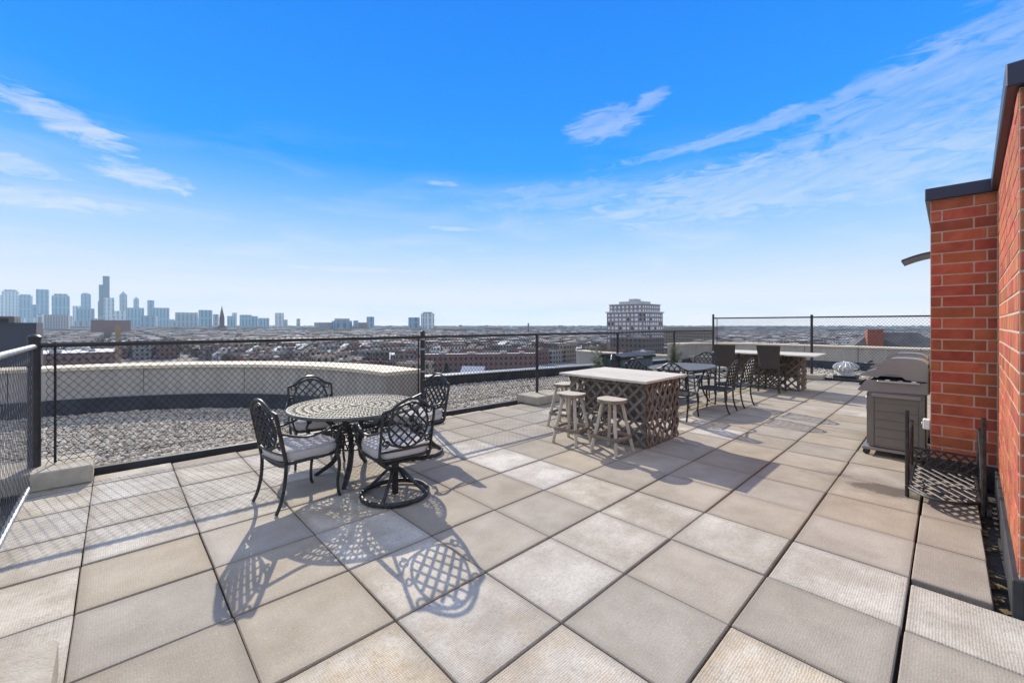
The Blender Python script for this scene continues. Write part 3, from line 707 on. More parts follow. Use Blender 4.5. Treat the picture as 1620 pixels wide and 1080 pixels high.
    if not swivel:
        for s in (-1, 1):
            mb = MB(); mb.tube(catmull([(.215, s * .235, .40), (.238, s * .243, .34), (.245, s * .245, .26), (.232, s * .24, .14), (.236, s * .245, .04), (.252, s * .25, .002)], 4), [.0165] * 5 + [.0155] * 5 + [.0135] * 11, 7); mb.build('leg', I, t, smooth=True)
            mb = MB(); mb.tube(catmull([(-.212, s * .232, .42), (-.212, s * .225, .32), (-.222, s * .22, .2), (-.25, s * .22, .08), (-.285, s * .222, .002)], 4), .0145, 7); mb.build('leg', I, t, smooth=True)
        mb = MB(); mb.tube(catmull([(-.205, -.22, .375), (-.19, -.11, .345), (-.185, 0, .335), (-.19, .11, .345), (-.205, .22, .375)], 4), .011, 6); mb.build('stretcher', I, t, smooth=True)
    else:
        for s in (-1, 1):
            mb = MB(); mb.tube(catmull([(-.23, s * .232, .43), (-.215, s * .20, .36), (-.12, s * .12, .335), (0, s * .07, .335)], 4), .014, 6); mb.tube(catmull([(.215, s * .235, .40), (.17, s * .16, .36), (.05, s * .07, .335)], 4), .012, 6); mb.build('seat_bracket', I, t, smooth=True)
        sb = MB(); sb.cbox(-.13, .13, -.11, .11, .318, .345, .006); base = sb.build('swivel_plate', M['grill_dark'], t)
        mb = MB(); mb.lathe([(.028, .012), (.028, .2), (.034, .21), (.034, .318)], 12); mb.build('post', I, t, smooth=True)
        mb = MB(); mb.tube([(.29 * cos(a), .29 * sin(a), .024) for a in np.linspace(0, 2 * pi, 41)[:-1]], .02, 8, closed=True, flat=(1.1, .9), up=(0, 0, 1)); rg = mb.build('base_ring', I, t, smooth=True)
        for k in range(4):
            a = pi / 4 + k * pi / 2; mb = MB()
            mb.tube(catmull([(.02 * cos(a), .02 * sin(a), .24), (.07 * cos(a), .07 * sin(a), .225), (.17 * cos(a), .17 * sin(a), .13), (.285 * cos(a), .285 * sin(a), .03)], 4), .0155, 6); mb.build('spoke', I, t, smooth=True)
    return t
grpA = 'cast metal chairs around the round table'
cA = make_chair('black lattice armchair with pale cushion at the left of the round table', grpA)
cA.location = (-.49, 2.0, 0); cA.rotation_euler = (0, 0, radians(9))
cB = dup(cA, 'black lattice armchair behind the round table, nearest the gravel', (-.02, 2.98, 0), radians(-97))
cC = make_chair('black swivel armchair on a ring base with its back to the camera', grpA, swivel=True)
cC.location = (.16, 1.46, 0); cC.rotation_euler = (0, 0, radians(86))
cD = dup(cC, 'black swivel armchair at the right rear of the round table', (.95, 2.40, 0), radians(188))

# round table with cast openwork top
t = thing('round_table', 'round cast metal dining table with pierced leaf pattern top', 'table', (.12, 2.22, 0))
mb = MB(); ZT1 = .705; RT = .625
mb.tube([(RT * cos(a), RT * sin(a), ZT1 - .006) for a in np.linspace(0, 2 * pi, 65)[:-1]], .016, 8, closed=True, up=(0, 0, 1)); mb.build('rim', M['iron_dusty'], t, smooth=True)
mb = MB()
def flatbar(pts, r, closed=False): mb.tube(pts, r, 4, closed=closed, up=(0, 0, 1), flat=(.55, 1.0))
rings = [.045, .10, .165, .235, .31, .385, .46, .535, .612]
for rr in rings: flatbar([(rr * cos(a), rr * sin(a), ZT1) for a in np.linspace(0, 2 * pi, 49)[:-1]], .006, True)
for q in range(8):
    ra, rb = rings[q], rings[q + 1]; nlp = (8, 12, 18, 24, 30, 36, 42, 48)[q]
    for k in range(nlp):
        a = 2 * pi * (k + .5 * (q % 2)) / nlp; cm = (ra + rb) / 2; hr = (rb - ra) / 2; ht = pi * cm / nlp * .96
        P = []
        for s in np.linspace(0, 2 * pi, 11)[:-1]:
            rr = cm + hr * cos(s); tt = ht * sin(s) * (1 - .35 * cos(s)); P.append((rr * cos(a) - tt * sin(a), rr * sin(a) + tt * cos(a), ZT1))
        flatbar(P, .0088, True)
        flatbar([((ra + .005) * cos(a), (ra + .005) * sin(a), ZT1), (rb * cos(a), rb * sin(a), ZT1)], .007)
for k in range(4):
    a = k * pi / 2 + .35; flatbar([(.03 * cos(a), .03 * sin(a), ZT1 + .002), (RT * cos(a), RT * sin(a), ZT1 + .002)], .012)
mb.build('pierced_top', M['iron_dusty'], t)
mb = MB(); mb.lathe([(.02, ZT1 - .01), (.055, ZT1 + .003), (.05, ZT1 + .012), (.024, ZT1 + .014)], 20, cap=False); mb.build('umbrella_collar', M['iron_dusty'], t, smooth=True)
for k in range(4):
    a = k * pi / 2 + .907; f = lambda r, z: (r * cos(a), r * sin(a), z); mb = MB()
    mb.tube(catmull([f(.40, .69), f(.36, .62), f(.24, .52), (f(.17, .40)), f(.16, .28), f(.22, .14), f(.33, .05), f(.40, .0)], 5), [.022] * 20 + [.024] * 10 + [.02] * 6, 7, flat=(1.2, .7)); mb.build('leg', M['iron'], t, smooth=True)
mb = MB()
for z, r in ((.30, .19), (.36, .215), (.46, .225), (.49, .225)): mb.tube([(r * cos(a), r * sin(a), z) for a in np.linspace(0, 2 * pi, 33)[:-1]], .008, 5, closed=True)
for k in range(24):
    for s in (-1, 1):
        a = 2 * pi * k / 24; mb.tube([(.20 * cos(a), .20 * sin(a), .31), (.222 * cos(a + s * .2), .222 * sin(a + s * .2), .47)], .006, 4)
mb.build('pedestal_basket', M['iron'], t, smooth=True)

# far dining set
t = thing('oval_table', 'dark oval metal dining table among the far chairs', 'table', (6.42, 1.62, 0), radians(2))
def oval(a, rx, ry, e=.8): return (rx * math.copysign(abs(cos(a)) ** e, cos(a)), ry * math.copysign(abs(sin(a)) ** e, sin(a)))
mb = MB(); mb.prism([oval(a, .84, .52) for a in np.linspace(0, 2 * pi, 49)[:-1]], .70, .715); mb.build('table_top', M['iron_dusty'], t)
mb = MB(); mb.tube([(*oval(a, .845, .525), .706) for a in np.linspace(0, 2 * pi, 49)[:-1]], .014, 6, closed=True, up=(0, 0, 1)); mb.build('rim', M['iron'], t, smooth=True)
for sx in (-1, 1):
    for sy in (-1, 1):
        mb = MB(); mb.tube(catmull([(sx * .50, sy * .30, .70), (sx * .42, sy * .25, .58), (sx * .38, sy * .22, .40), (sx * .42, sy * .25, .18), (sx * .52, sy * .32, .0)], 5), .017, 6); mb.build('leg', M['iron'], t, smooth=True)
mb = MB(); mb.tube([(*oval(a, .36, .20, 1), .30) for a in np.linspace(0, 2 * pi, 25)[:-1]], .011, 5, closed=True); mb.build('stretcher_ring', M['iron'], t, smooth=True)
grpB = 'cast metal chairs around the far oval table'
cI = make_chair('black lattice armchair without cushion on the near side of the oval table, left of two', grpB, cushion=False, plain=True)
cI.location = (6.12, .88, 0); cI.rotation_euler = (0, 0, radians(93))
dup(cI, 'black lattice armchair on the near side of the oval table, right of two', (6.88, .84, 0), radians(86))
dup(cI, 'black lattice armchair at the far right end of the oval table', (7.55, 1.72, 0), radians(183))
dup(cI, 'black lattice armchair just behind the near lattice bar', (5.13, 1.12, 0), radians(6))
dup(cI, 'black lattice armchair at the left end of the oval table, behind the bar top', (5.42, 1.85, 0), radians(-12))
dup(cI, 'black arch-backed chair on the gravel side of the oval table', (5.98, 2.55, 0), radians(-75))

# ------------------------------------------------------------------ lattice bars
def lattice_face(root, L, z0, z1, Mx, m, ang=50, step=.115, wdt=.036, th=.009):
    """two crossing layers of slats on a face: local x along, local y out"""
    H = z1 - z0
    for layer, s in ((0, 1), (1, -1)):
        dx, dz = cos(radians(ang)) * s, sin(radians(ang)); y0 = th * layer + .001
        sx = step / sin(radians(ang)); k0 = -int(H / math.tan(radians(ang)) / sx) - 2; k1 = int(L / sx) + 2 + int(H / math.tan(radians(ang)) / sx)
        for k in range(k0, k1):
            x0 = k * sx + random.uniform(-.006, .006)
            lo, hi = 0, H / dz
            if dx > 0: lo, hi = max(lo, -x0 / dx), min(hi, (L - x0) / dx)
            else: lo, hi = max(lo, (L - x0) / dx), min(hi, -x0 / dx)
            if hi - lo < .08: continue
            if random.random() < .03: continue
            a = (x0 + dx * lo, z0 + dz * lo); c = (x0 + dx * hi, z0 + dz * hi); ln = hi - lo
            R_ = Matrix.Translation((a[0], y0, a[1])) @ Matrix.Rotation(-atan2(c[1] - a[1], c[0] - a[0]) + random.uniform(-.01, .01), 4, 'Y')
            mb = MB(); mb.cbox(0, ln, 0, th, -wdt / 2, wdt / 2, .0018, M=Mx @ R_); mb.build('slat', m, root)
def lattice_bar(label, u0, u1, v0, v1, h, tu0, tu1, tv0, tv1, mats, boards=7, shelf=True):
    t = thing('lattice_bar', label, 'bar table'); Lx, Ly = u1 - u0, v1 - v0
    for x in (u0, u1 - .07):
        for y in (v0, v1 - .07):
            MB().cbox(x + .02, x + .07, y + .02, y + .07, .002, h - .05, .004).build('corner_post', M['wood_dark'], t)
    for z in (h - .10,):
        MB().cbox(u0 + .001, u1 - .001, v0 + .001, v0 + .02, z, h - .032, .003).build('apron', mats[1], t); MB().cbox(u0 + .001, u1 - .001, v1 - .02, v1 - .001, z, h - .032, .003).build('apron', mats[1], t)
        MB().cbox(u0 + .001, u0 + .02, v0 + .022, v1 - .022, z, h - .032, .003).build('apron', mats[0], t); MB().cbox(u1 - .02, u1 - .001, v0 + .022, v1 - .022, z, h - .032, .003).build('apron', mats[0], t)
    z0, z1 = .012, h - .034
    face = lambda x, y, a: Matrix.Translation((x, y, 0)) @ Matrix.Rotation(a, 4, 'Z')
    lattice_face(t, Lx, z0, z1, face(u1, v0, pi) , mats[1], 58)               # towards -y
    lattice_face(t, Ly, z0, z1, face(u0, v0, pi / 2), mats[0], 45)           # towards -x
    lattice_face(t, Lx, z0, z1, face(u0, v1, 0), mats[1], 58, .14)
    lattice_face(t, Ly, z0, z1, face(u1, v1, -pi / 2), mats[0], 45, .14)
    if shelf:
        MB().cbox(u0 + .05, u1 - .05, v0 + .05, v1 - .05, .30, .32, .003).build('shelf', M['wood_dark'], t)
        MB().cbox(u0 + .25, u0 + .27, v0 + .06, v1 - .06, .33, h - .12, .003).build('inner_panel', M['wood_dark'], t)
    wv = (tu1 - tu0) / boards
    for k in range(boards):
        MB().cbox(tu0 + wv * k + .0015, tu0 + wv * (k + 1) - .0015, tv0, tv1, h - .03, h + random.uniform(-.001, .001), .003).build('top_board', M['wood_top'], t)
    return t
lattice_bar('square lattice sided wooden bar with bleached plank top', 3.07, 3.95, .585, 1.76, .85, 2.93, 4.08, .51, 1.86, ('wood_grey', 'wood_brown') and (M['wood_grey'], M['wood_brown']))
lattice_bar('long narrow lattice bar at the far end behind the wicker chairs', 9.72, 10.28, .36, 1.95, .86, 9.2, 10.40, -.02, 2.12, (M['wood_grey'], M['wood_dark']), boards=5)

def make_stool(label, group):
    t = thing('bar_stool', label, 'stool', group=group)
    mb = MB(); pts = [oval(a, .175, .175, .9) for a in np.linspace(0, 2 * pi, 33)[:-1]]
    pts = [(max(x, -.115), y) for x, y in pts]
    mb.prism(pts, .598, .632); m2 = MB(); m2.prism([(x * .985, y * .985) for x, y in pts], .6325, .64)
    s = mb.build('seat', M['wood_dark'], t); m2.build('seat_top', M['wood_pale'], s)
    for sx in (-1, 1):
        for sy in (-1, 1):
            a, c = Vector((sx * .075, sy * .085, .60)), Vector((sx * .178, sy * .178, .003))
            mb = MB(); mb.tube([a, c], .021, 8, flat=(1, 1)); mb.build('leg', M['wood_pale'], t, smooth=True)
    mb = MB(); q = [(.15 + .03, .17), (.02, .185), (-.16, .165), (-.18, 0.0), (-.16, -.165), (.02, -.185), (.18, -.17), (.195, 0)]
    mb.tube([(p.x * .96, p.y * .96, .19) for p in catmull([(x, y, 0) for x, y in q], 4, True)], .019, 6, closed=True, flat=(1.25, .9), up=(0, 0, 1)); mb.build('foot_ring', M['wood_dark'], t, smooth=True)
    return t
gs = 'wooden bar stools at the lattice bar'
s1 = make_stool('pale wooden bar stool nearest the brown lattice corner', gs); s1.location = (2.70, .83, 0); s1.rotation_euler = (0, 0, radians(178))
dup(s1, 'pale wooden bar stool in the middle of the row at the bar', (2.67, 1.42, 0), radians(185))
dup(s1, 'pale wooden bar stool at the fence end, partly behind the bar', (3.30, 2.07, 0), radians(-80))

# wicker bar chairs
def make_wicker(label, group):
    t = thing('wicker_chair', label, 'chair', group=group); m = M['wicker']
    n = 8; P = []
    for k in range(n + 1):
        y = -.225 + .45 * k / n; P.append((y, -.24 - .05 * (1 - (2 * y / .45) ** 2)))
    mb = MB(); vs = []; fs = []
    for d in (0, .035):
        for z, e, bk in ((.54, .93, 0), (.80, .97, .015), (1.00, 1.04, .04), (1.06, 1.08, .055)):
            for y, x in P: vs.append((x - bk + d, y * e, z))
    n1_ = n + 1
    for lay in (0, 1):
        for r in range(3):
            for k in range(n):
                o = lay * 4 * n1_ + r * n1_ + k; q = (o, o + 1, o + n1_ + 1, o + n1_); fs.append(q if lay else q[::-1])
    for k in range(n):
        o = 3 * n1_ + k; fs.append((o, o + 4 * n1_, o + 4 * n1_ + 1, o + 1)[::-1]); fs.append((k, k + 4 * n1_, k + 4 * n1_ + 1, k + 1))
    for r in range(3):
        for k in (0, n):
            o = r * n1_ + k; q = (o, o + n1_, o + 5 * n1_, o + 4 * n1_); fs.append(q)
    mb.add(vs, fs); mb.build('backrest', m, t, smooth=True)
    MB().cbox(-.24, .22, -.22, .22, .58, .66, .015).build('seat', m, t)
    for sx in (-1, 1):
        for sy in (-1, 1):
            mb = MB(); mb.tube([(sx * .2 - .02, sy * .195, .60), (sx * .225 - .02, sy * .21, .003)], .02, 8, flat=(1, 1)); mb.build('leg', m, t, smooth=True)
    for sy in (-1, 1):
        mb = MB(); mb.tube(catmull([(-.25, sy * .225, .82), (-.05, sy * .245, .84), (.17, sy * .24, .82), (.2, sy * .225, .66)], 4), .022, 6); mb.build('arm', m, t, smooth=True)
    mb = MB(); mb.tube([(.19, -.2, .22), (.19, .2, .22)], .012, 6); mb.tube([(-.23, -.2, .16), (-.23, .2, .16)], .012, 6); mb.build('footrest', m, t, smooth=True)
    return t
gw = 'wicker bar chairs at the far bar'
w1 = make_wicker('dark wicker bar chair in front of the far bar, left of two', gw); w1.location = (9.05, 1.72, 0); w1.rotation_euler = (0, 0, radians(8))
dup(w1, 'dark wicker bar chair in front of the far bar, right of two', (9.32, .82, 0), radians(-3))

# ------------------------------------------------------------------ grills
def make_grill(label, group):
    """front towards +y, origin at the back left corner on the floor; x is the width"""
    t = thing('gas_grill', label, 'grill', group=group)
    Wd = .62
    side = lambda x: Matrix.Translation((x, 0, 0)) @ Matrix(((0, 0, 1, 0), (1, 0, 0, 0), (0, 1, 0, 0), (0, 0, 0, 1)))
    hood = catmull([(.0, .90, 0), (0, 1.06, 0), (.03, 1.125, 0), (.12, 1.15, 0), (.30, 1.145, 0), (.385, 1.09, 0), (.43, 1.02, 0), (.50, .985, 0), (.575, .945, 0)], 4)
    poly = [(p.x, p.y) for p in hood] + [(.575, .93), (.50, .925)]
    poly += [(.335 - .085 * cos(a) + .0, .905 + .055 * sin(a)) for a in np.linspace(pi, 0, 8)][::1] if False else []
    poly += [(.42, .915), (.38, .95), (.30, .962), (.22, .95), (.18, .91), (.10, .90)]
    poly = poly[::-1]
    mb = MB(); mb.prism(poly, 0, .045, M=side(0)); hd = mb.build('hood_end', M['grill'], t)
    mb = MB(); mb.prism(poly, 0, .045, M=side(Wd - .045)); mb.build('hood_end', M['grill'], t)
    shell = [(p.x - .004, p.y - .012) for p in hood]; shell = [(max(.006, y), z) for y, z in shell]
    vs = []; fs = []
    for x in (.046, Wd - .046):
        for y, z in shell: vs.append((x, y, z))
        for y, z in shell: vs.append((x, y + .0, z - .018))
    k = len(shell)
    for i in range(k - 1): fs.append((i, i + 1, 2 * k + i + 1, 2 * k + i)); fs.append((k + i, 3 * k + i, 3 * k + i + 1, k + i + 1))
    fs.append((k - 1, 2 * k - 1, 4 * k - 1, 3 * k - 1))
    MB().add(vs, fs).build('lid', M['grill'], t, smooth=True)
    mb = MB(); mb.tube([(.08, .60, .985), (.10, .64, .975), (Wd - .10, .64, .975), (Wd - .08, .60, .985)], .014, 8); mb.build('lid_handle', M['grill_dark'], t, smooth=True)
    mb = MB(); mb.prism([(.0, .76), (.585, .745), (.60, .76), (.53, .87), (.46, .885), (0, .885)], 0, .04, M=side(-.002)); mb.build('burner_box_end', M['grill'], t)
    mb = MB(); mb.prism([(.0, .76), (.585, .745), (.60, .76), (.53, .87), (.46, .885), (0, .885)], 0, .04, M=side(Wd - .038)); mb.build('burner_box_end', M['grill'], t)
    MB().cbox(.04, Wd - .04, .02, .50, .76, .872, .006).build('burner_box', M['grill_dark'], t)
    mb = MB(); mb.prism([(.50, .752), (.580, .748), (.592, .762), (.525, .866), (.50, .868)], 0, Wd - .084, M=side(.042)); cp = mb.build('control_panel', M['steel'], t)
    for x in (.14, .27, .40, .50):
        mb = MB(); mb.lathe([(.024, 0), (.022, .028), (.006, .03)], 14); o = mb.build('knob', M['grill_dark'], cp, smooth=True); o.location = (x, .572, .81); o.rotation_euler = (radians(-58), 0, 0)
    for k in range(14):
        x = .07 + k * (Wd - .14) / 13; mb = MB(); mb.tube([(x, .04, .882), (x, .48, .882)], .005, 5); mb.build('grate_bar', M['grill_dark'], t)
    # folded side shelf and its white edge, towards -x
    MB().cbox(-.05, -.006, .06, .42, .868, .888, .004).build('side_shelf', M['steel'], t)
    for k in range(3): MB().cbox(-.045, -.01, .09 + k * .11, .13 + k * .11, .8885, .90, .003).build('tool', M['white'] if k != 1 else M['steel'], t)
    # cabinet
    MB().cbox(.0, Wd, .02, .50, .10, .757, .008).build('cabinet', M['grill_body'], t)
    for y0, y1 in ((.022, .07), (.45, .498)): MB().cbox(-.012, -.001, y0, y1, .105, .74, .003).build('side_stile', M['grill_body'], t)
    for k in range(5): MB().cbox(-.006, -.001, .075, .445, .13 + k * .10, .222 + k * .10, .002).build('side_panel', M['grill_body'], t)
    MB().cbox(-.03, -.008, .05, .47, .69, .735, .006).build('towel_rail', M['grill'], t)
    for x0, x1 in ((.03, Wd / 2 - .004), (Wd / 2 + .004, Wd - .03)):
        d_ = MB().cbox(x0, x1, .501, .52, .12, .73, .004).build('cabinet_door', M['grill_body'], t)
        MB().cbox((x0 + x1) / 2 - .01, (x0 + x1) / 2 + .01, .521, .54, .5, .66, .004).build('door_handle', M['steel'], d_)
    MB().cbox(-.035, Wd + .02, -.005, .56, .065, .098, .006).build('base_frame', M['grill'], t)
    for x in (.02, Wd - .04):
        for y in (.03, .52):
            mb = MB(); mb.tube([(x - .02, y, .034), (x + .02, y, .034)], .034, 14); mb.build('wheel', M['grill_dark'], t, smooth=True)
    MB().cbox(.02, Wd - .02, -.012, .018, .76, 1.02, .004).build('back_plate', M['bronze'], t)
    return t
gg = 'gas grills along the penthouse wall'
gr = make_grill('grey gas grill with closed domed lid beside the brick pillar, nearer of two', gg); gr.location = (4.80, -1.835, 0)
dup(gr, 'grey gas grill behind the first, only its domed lid showing', (6.05, -1.80, 0), 0)

# black metal stand with lattice shelf against the wall
t = thing('metal_stand', 'black metal frame with low bowed lattice shelf in the corner of the brick wall', 'stand')
I = M['iron']
fl, fr, bl, br = (3.46, -1.735), (3.36, -2.185), (4.12, -1.735), (4.12, -2.185)
for (x, y), h in ((fl, .77), (fr, .79), (bl, .58), (br, .58)):
    mb = MB(); mb.tube([(x, y, .003), (x, y, h)], .0155, 8); mb.build('upright', I, t, smooth=True)
for y in (fl[1], fr[1]):
    mb = MB(); mb.tube([(3.42, y, .10), (4.10, y, .13)], .012, 6); mb.tube(catmull([(4.12, y, .56), (3.95, y, .52), (3.72, y, .35), (3.6, y, .16)], 4), .011, 6); mb.build('side_rail', I, t, smooth=True)
def bow(y): q = (y + 1.96) / .225; return 3.20 + .22 * q * q
mb = MB(); ys = np.linspace(-1.755, -2.165, 13)
mb.tube([(bow(y), y, .10) for y in ys], .013, 6); mb.tube([(4.10, y, .135) for y in (ys[0], ys[-1])], .012, 6); mb.tube([(bow(ys[0]), ys[0], .10), (4.10, ys[0], .135)], .012, 6); mb.tube([(bow(ys[-1]), ys[-1], .10), (4.10, ys[-1], .135)], .012, 6); mb.build('shelf_frame', I, t, smooth=True)
for s in (-1, 1):
    for k in range(-9, 14):
        P = []
        for x in np.linspace(3.2, 4.1, 60):
            y = -1.96 + s * (x - 3.4) * .62 + (k - 2) * .085
            if -2.165 < y < -1.755 and x > bow(y): P.append((x, y, .10 + (x - 3.2) * .036 + .003 * s))
        if len(P) > 4: mb = MB(); mb.tube([P[0], P[-1]], .011, 5, flat=(.5, 1.5), up=(0, 0, 1)); mb.build('lattice_slat', I, t)
mb = MB(); mb.tube([(4.13, -1.75, .13), (4.13, -2.17, .13)], .011, 6); mb.tube([(4.15, -1.75, .30), (4.15, -2.17, .30)], .011, 6); mb.build('back_frame', I, t, smooth=True)
for s in (-1, 1):
    for k in range(-4, 9):
        y0 = -1.75 - k * .07; P = [(4.14, y0 + s * q * .9, .13 + q) for q in np.linspace(0, .17, 12) if -2.17 < y0 + s * q * .9 < -1.75]
        if len(P) > 4: mb = MB(); mb.tube([P[0], P[-1]], .009, 5); mb.build('back_slat', I, t)
for x in (3.36, 3.30):
    mb = MB(); mb.tube([(x + .02, -2.20, .035), (x + .02, -2.225, .035)], .033, 14); mb.build('wheel', M['grill_dark'], t, smooth=True)

# turbine vent on the far gravel
t = thing('roof_vent', 'white turbine roof vent on the gravel beyond the far fence', 'roof vent', (13.35, .02, 0))
MB().cbox(-.26, .26, -.26, .26, -.04, .10, .01).build('curb', M['black'], t)
mb = MB(); mb.lathe([(.20, .10), (.19, .20), (.25, .22), (.25, .235)], 20); mb.build('neck', M['whitevent'], t, smooth=True)
for k in range(16):
    a = 2 * pi * k / 16; mb = MB()
    mb.tube([((r) * cos(a + q), r * sin(a + q), z) for r, z, q in ((.24, .235, 0), (.285, .29, .08), (.27, .36, .16), (.19, .42, .22), (.06, .46, .24))], .034, 4, flat=(.25, 1.2)); mb.build('vane', M['whitevent'], t, smooth=True)
mb = MB(); mb.lathe([(.20, .235), (.22, .30), (.20, .36), (.10, .44), (.10, .455), (.03, .475)], 16); mb.build('turbine_cap', M['whitevent'], t, smooth=True)

# storage bin and plants by the fence
t = thing('storage_bin', 'blue-grey deck storage bin with black lid behind the lattice bar', 'storage bin', (6.72, 3.02, 0), radians(-8))
MB().cbox(-.55, .55, -.28, .28, .01, .80, .02).build('bin_body', M['bin'], t)
for k in range(8): MB().cbox(-.51 + k * .13, -.40 + k * .13, -.289, -.2802, .05, .76, .003).build('rib', M['bin'], t)
mb = MB(); mb.prism([(-.32, .802), (.32, .802), (.33, .84), (.2, .885), (-.05, .90), (-.33, .85)], -.59, .59, M=Matrix(((0, 0, 1, 0), (1, 0, 0, 0), (0, 1, 0, 0), (0, 0, 0, 1)))); mb.build('lid', M['black'], t)
MB().cbox(-.12, .12, -.335, -.322, .80, .83, .004).build('latch', M['steel'], t)
def make_plant(label, loc, h, seed):
    rr = random.Random(seed); t = thing('potted_shrub', label, 'plant', loc, group='potted shrubs along the fence')
    mb = MB(); mb.lathe([(.10, .0), (.15, .26), (.165, .26), (.165, .30), (.14, .30), (.13, .27)], 16); mb.build('pot', M['pot'], t, smooth=True)
    st = MB(); lf = MB()
    for k in range(16):
        a = rr.uniform(0, 2 * pi); sp = rr.uniform(.05, .26); hh = h * rr.uniform(.55, 1.0)
        P = catmull([(0, 0, .26), (sp * .4 * cos(a), sp * .4 * sin(a), .26 + (hh - .26) * .5), (sp * cos(a), sp * sin(a), hh)], 5); st.tube(P, .004, 4)
        for p in P[1:]:
            for q in range(9):
                b1 = rr.uniform(0, 2 * pi); L = rr.uniform(.05, .12); up_ = rr.uniform(-.2, .9)
                d_ = Vector((cos(b1), sin(b1), up_)).normalized(); s_ = d_.cross(Vector((0, 0, 1))).normalized() * L * .10; c = p + Vector((0, 0, rr.uniform(-.04, .04)))
                lf.add([c, c + d_ * L * .5 + s_, c + d_ * L + Vector((0, 0, -.01)), c + d_ * L * .5 - s_], [(0, 1, 2, 3)])
    st.build('stems', M['wood_dark'], t); lf.build('foliage', M['leaf'], t)
make_plant('tall grey-green potted shrub at the left of the storage bin', (6.0, 3.30, 0), 1.08, 1)
make_plant('spiky grey-green potted shrub at the right of the storage bin', (9.2, 3.12, 0), 1.15, 4)

# ------------------------------------------------------------------ the city
GZ = -26.0
def W(px, Y):
    X = (px - 810) / FPX * Y
    return CU + X * SU + Y * CUO, CV - X * CUO + Y * SU
def PXY(u, v, z):
    du, dv = u - CU, v - CV; X = du * SU - dv * CUO; Y = du * CUO + dv * SU
    return 810 + FPX * X / Y, 513.2 + FPX * (CH - z) / Y, Y
def ztop(y, Y): return CH + (513.2 - y) * Y / FPX
M['cityground'] = mat('winter_ground', (.15, .13, .125), (.25, .23, .22), .02, .95, detail=8)
b = MB(); n = 40; b.add([(9300 * cos(2 * pi * k / n), 9300 * sin(2 * pi * k / n), GZ) for k in range(n)], [tuple(range(n))]); b.build('ground', M['cityground'], kind='structure')

def facade(name, c1, c2, wx=3.0, wz=3.4, ww=.45, wh=.5, glass=(.05, .06, .075), rnd=.15, hue=.01):
    """wall with rows of windows too far off to tell apart singly"""
    m = bpy.data.materials.new(name); m.use_nodes = True; t = NT(m.node_tree)
    bs = t.n('ShaderNodeBsdfPrincipled'); o = t.n('ShaderNodeOutputMaterial'); t.l(bs.outputs[0], o.inputs[0]); bs.inputs['Roughness'].default_value = .75
    tcn = t.n('ShaderNodeTexCoord'); sp = t.n('ShaderNodeSeparateXYZ'); t.l(tcn.outputs['Object'], sp.inputs[0]); geo = t.n('ShaderNodeNewGeometry')
    sn = t.n('ShaderNodeSeparateXYZ'); t.l(geo.outputs['True Normal'], sn.inputs[0])
    side = t.math('GREATER_THAN', t.math('ABSOLUTE', sn.outputs[0]), .7)
    xx = t.math('ADD', t.math('MULTIPLY', sp.outputs[1], side), t.math('MULTIPLY', sp.outputs[0], t.math('SUBTRACT', 1.0, side)))
    fx_ = t.math('LESS_THAN', t.math('FRACT', t.math('ADD', t.math('DIVIDE', xx, wx), 100.25)), ww)
    fz_ = t.math('LESS_THAN', t.math('FRACT', t.math('ADD', t.math('DIVIDE', sp.outputs[2], wz), 100.1)), wh)
    wm = t.math('MULTIPLY', t.math('MULTIPLY', fx_, fz_), t.math('LESS_THAN', t.math('ABSOLUTE', sn.outputs[2]), .3))
    nz = t.n('ShaderNodeTexNoise', i_Scale=.25, i_Detail=5.0); t.l(tcn.outputs['Object'], nz.inputs['Vector'])
    oi = t.n('ShaderNodeObjectInfo'); hs = t.n('ShaderNodeHueSaturation'); t.l(t.mix(nz.outputs[0], (*c1, 1), (*c2, 1)), hs.inputs['Color'])
    t.l(t.math('ADD', t.math('MULTIPLY', oi.outputs['Random'], 2 * rnd), 1 - rnd), hs.inputs['Value'])
    t.l(t.mix(wm, hs.outputs[0], (*glass, 1)), bs.inputs['Base Color']); return m
FC = {'red': facade('red_brick_facade', (.21, .12, .10), (.28, .165, .14)), 'tan': facade('tan_brick_facade', (.33, .26, .19), (.42, .34, .26)), 'grey': facade('grey_facade', (.26, .25, .245), (.36, .35, .34)),
      'brown': facade('brown_brick_facade', (.18, .14, .125), (.25, .2, .18)), 'pale': facade('pale_facade', (.52, .50, .46), (.62, .60, .56))}
RF = {'snow': mat('white_roof', (.62, .62, .63), (.78, .78, .80), .4, .8, rnd=.12), 'lgrey': mat('light_grey_roof', (.36, .36, .36), (.46, .46, .46), .4, .85, rnd=.15), 'dark': mat('dark_roof', (.07, .07, .075), (.12, .12, .12), .4, .85, rnd=.2),
      'tar': mat('brown_roof', (.17, .145, .125), (.25, .22, .2), .4, .9, rnd=.2)}
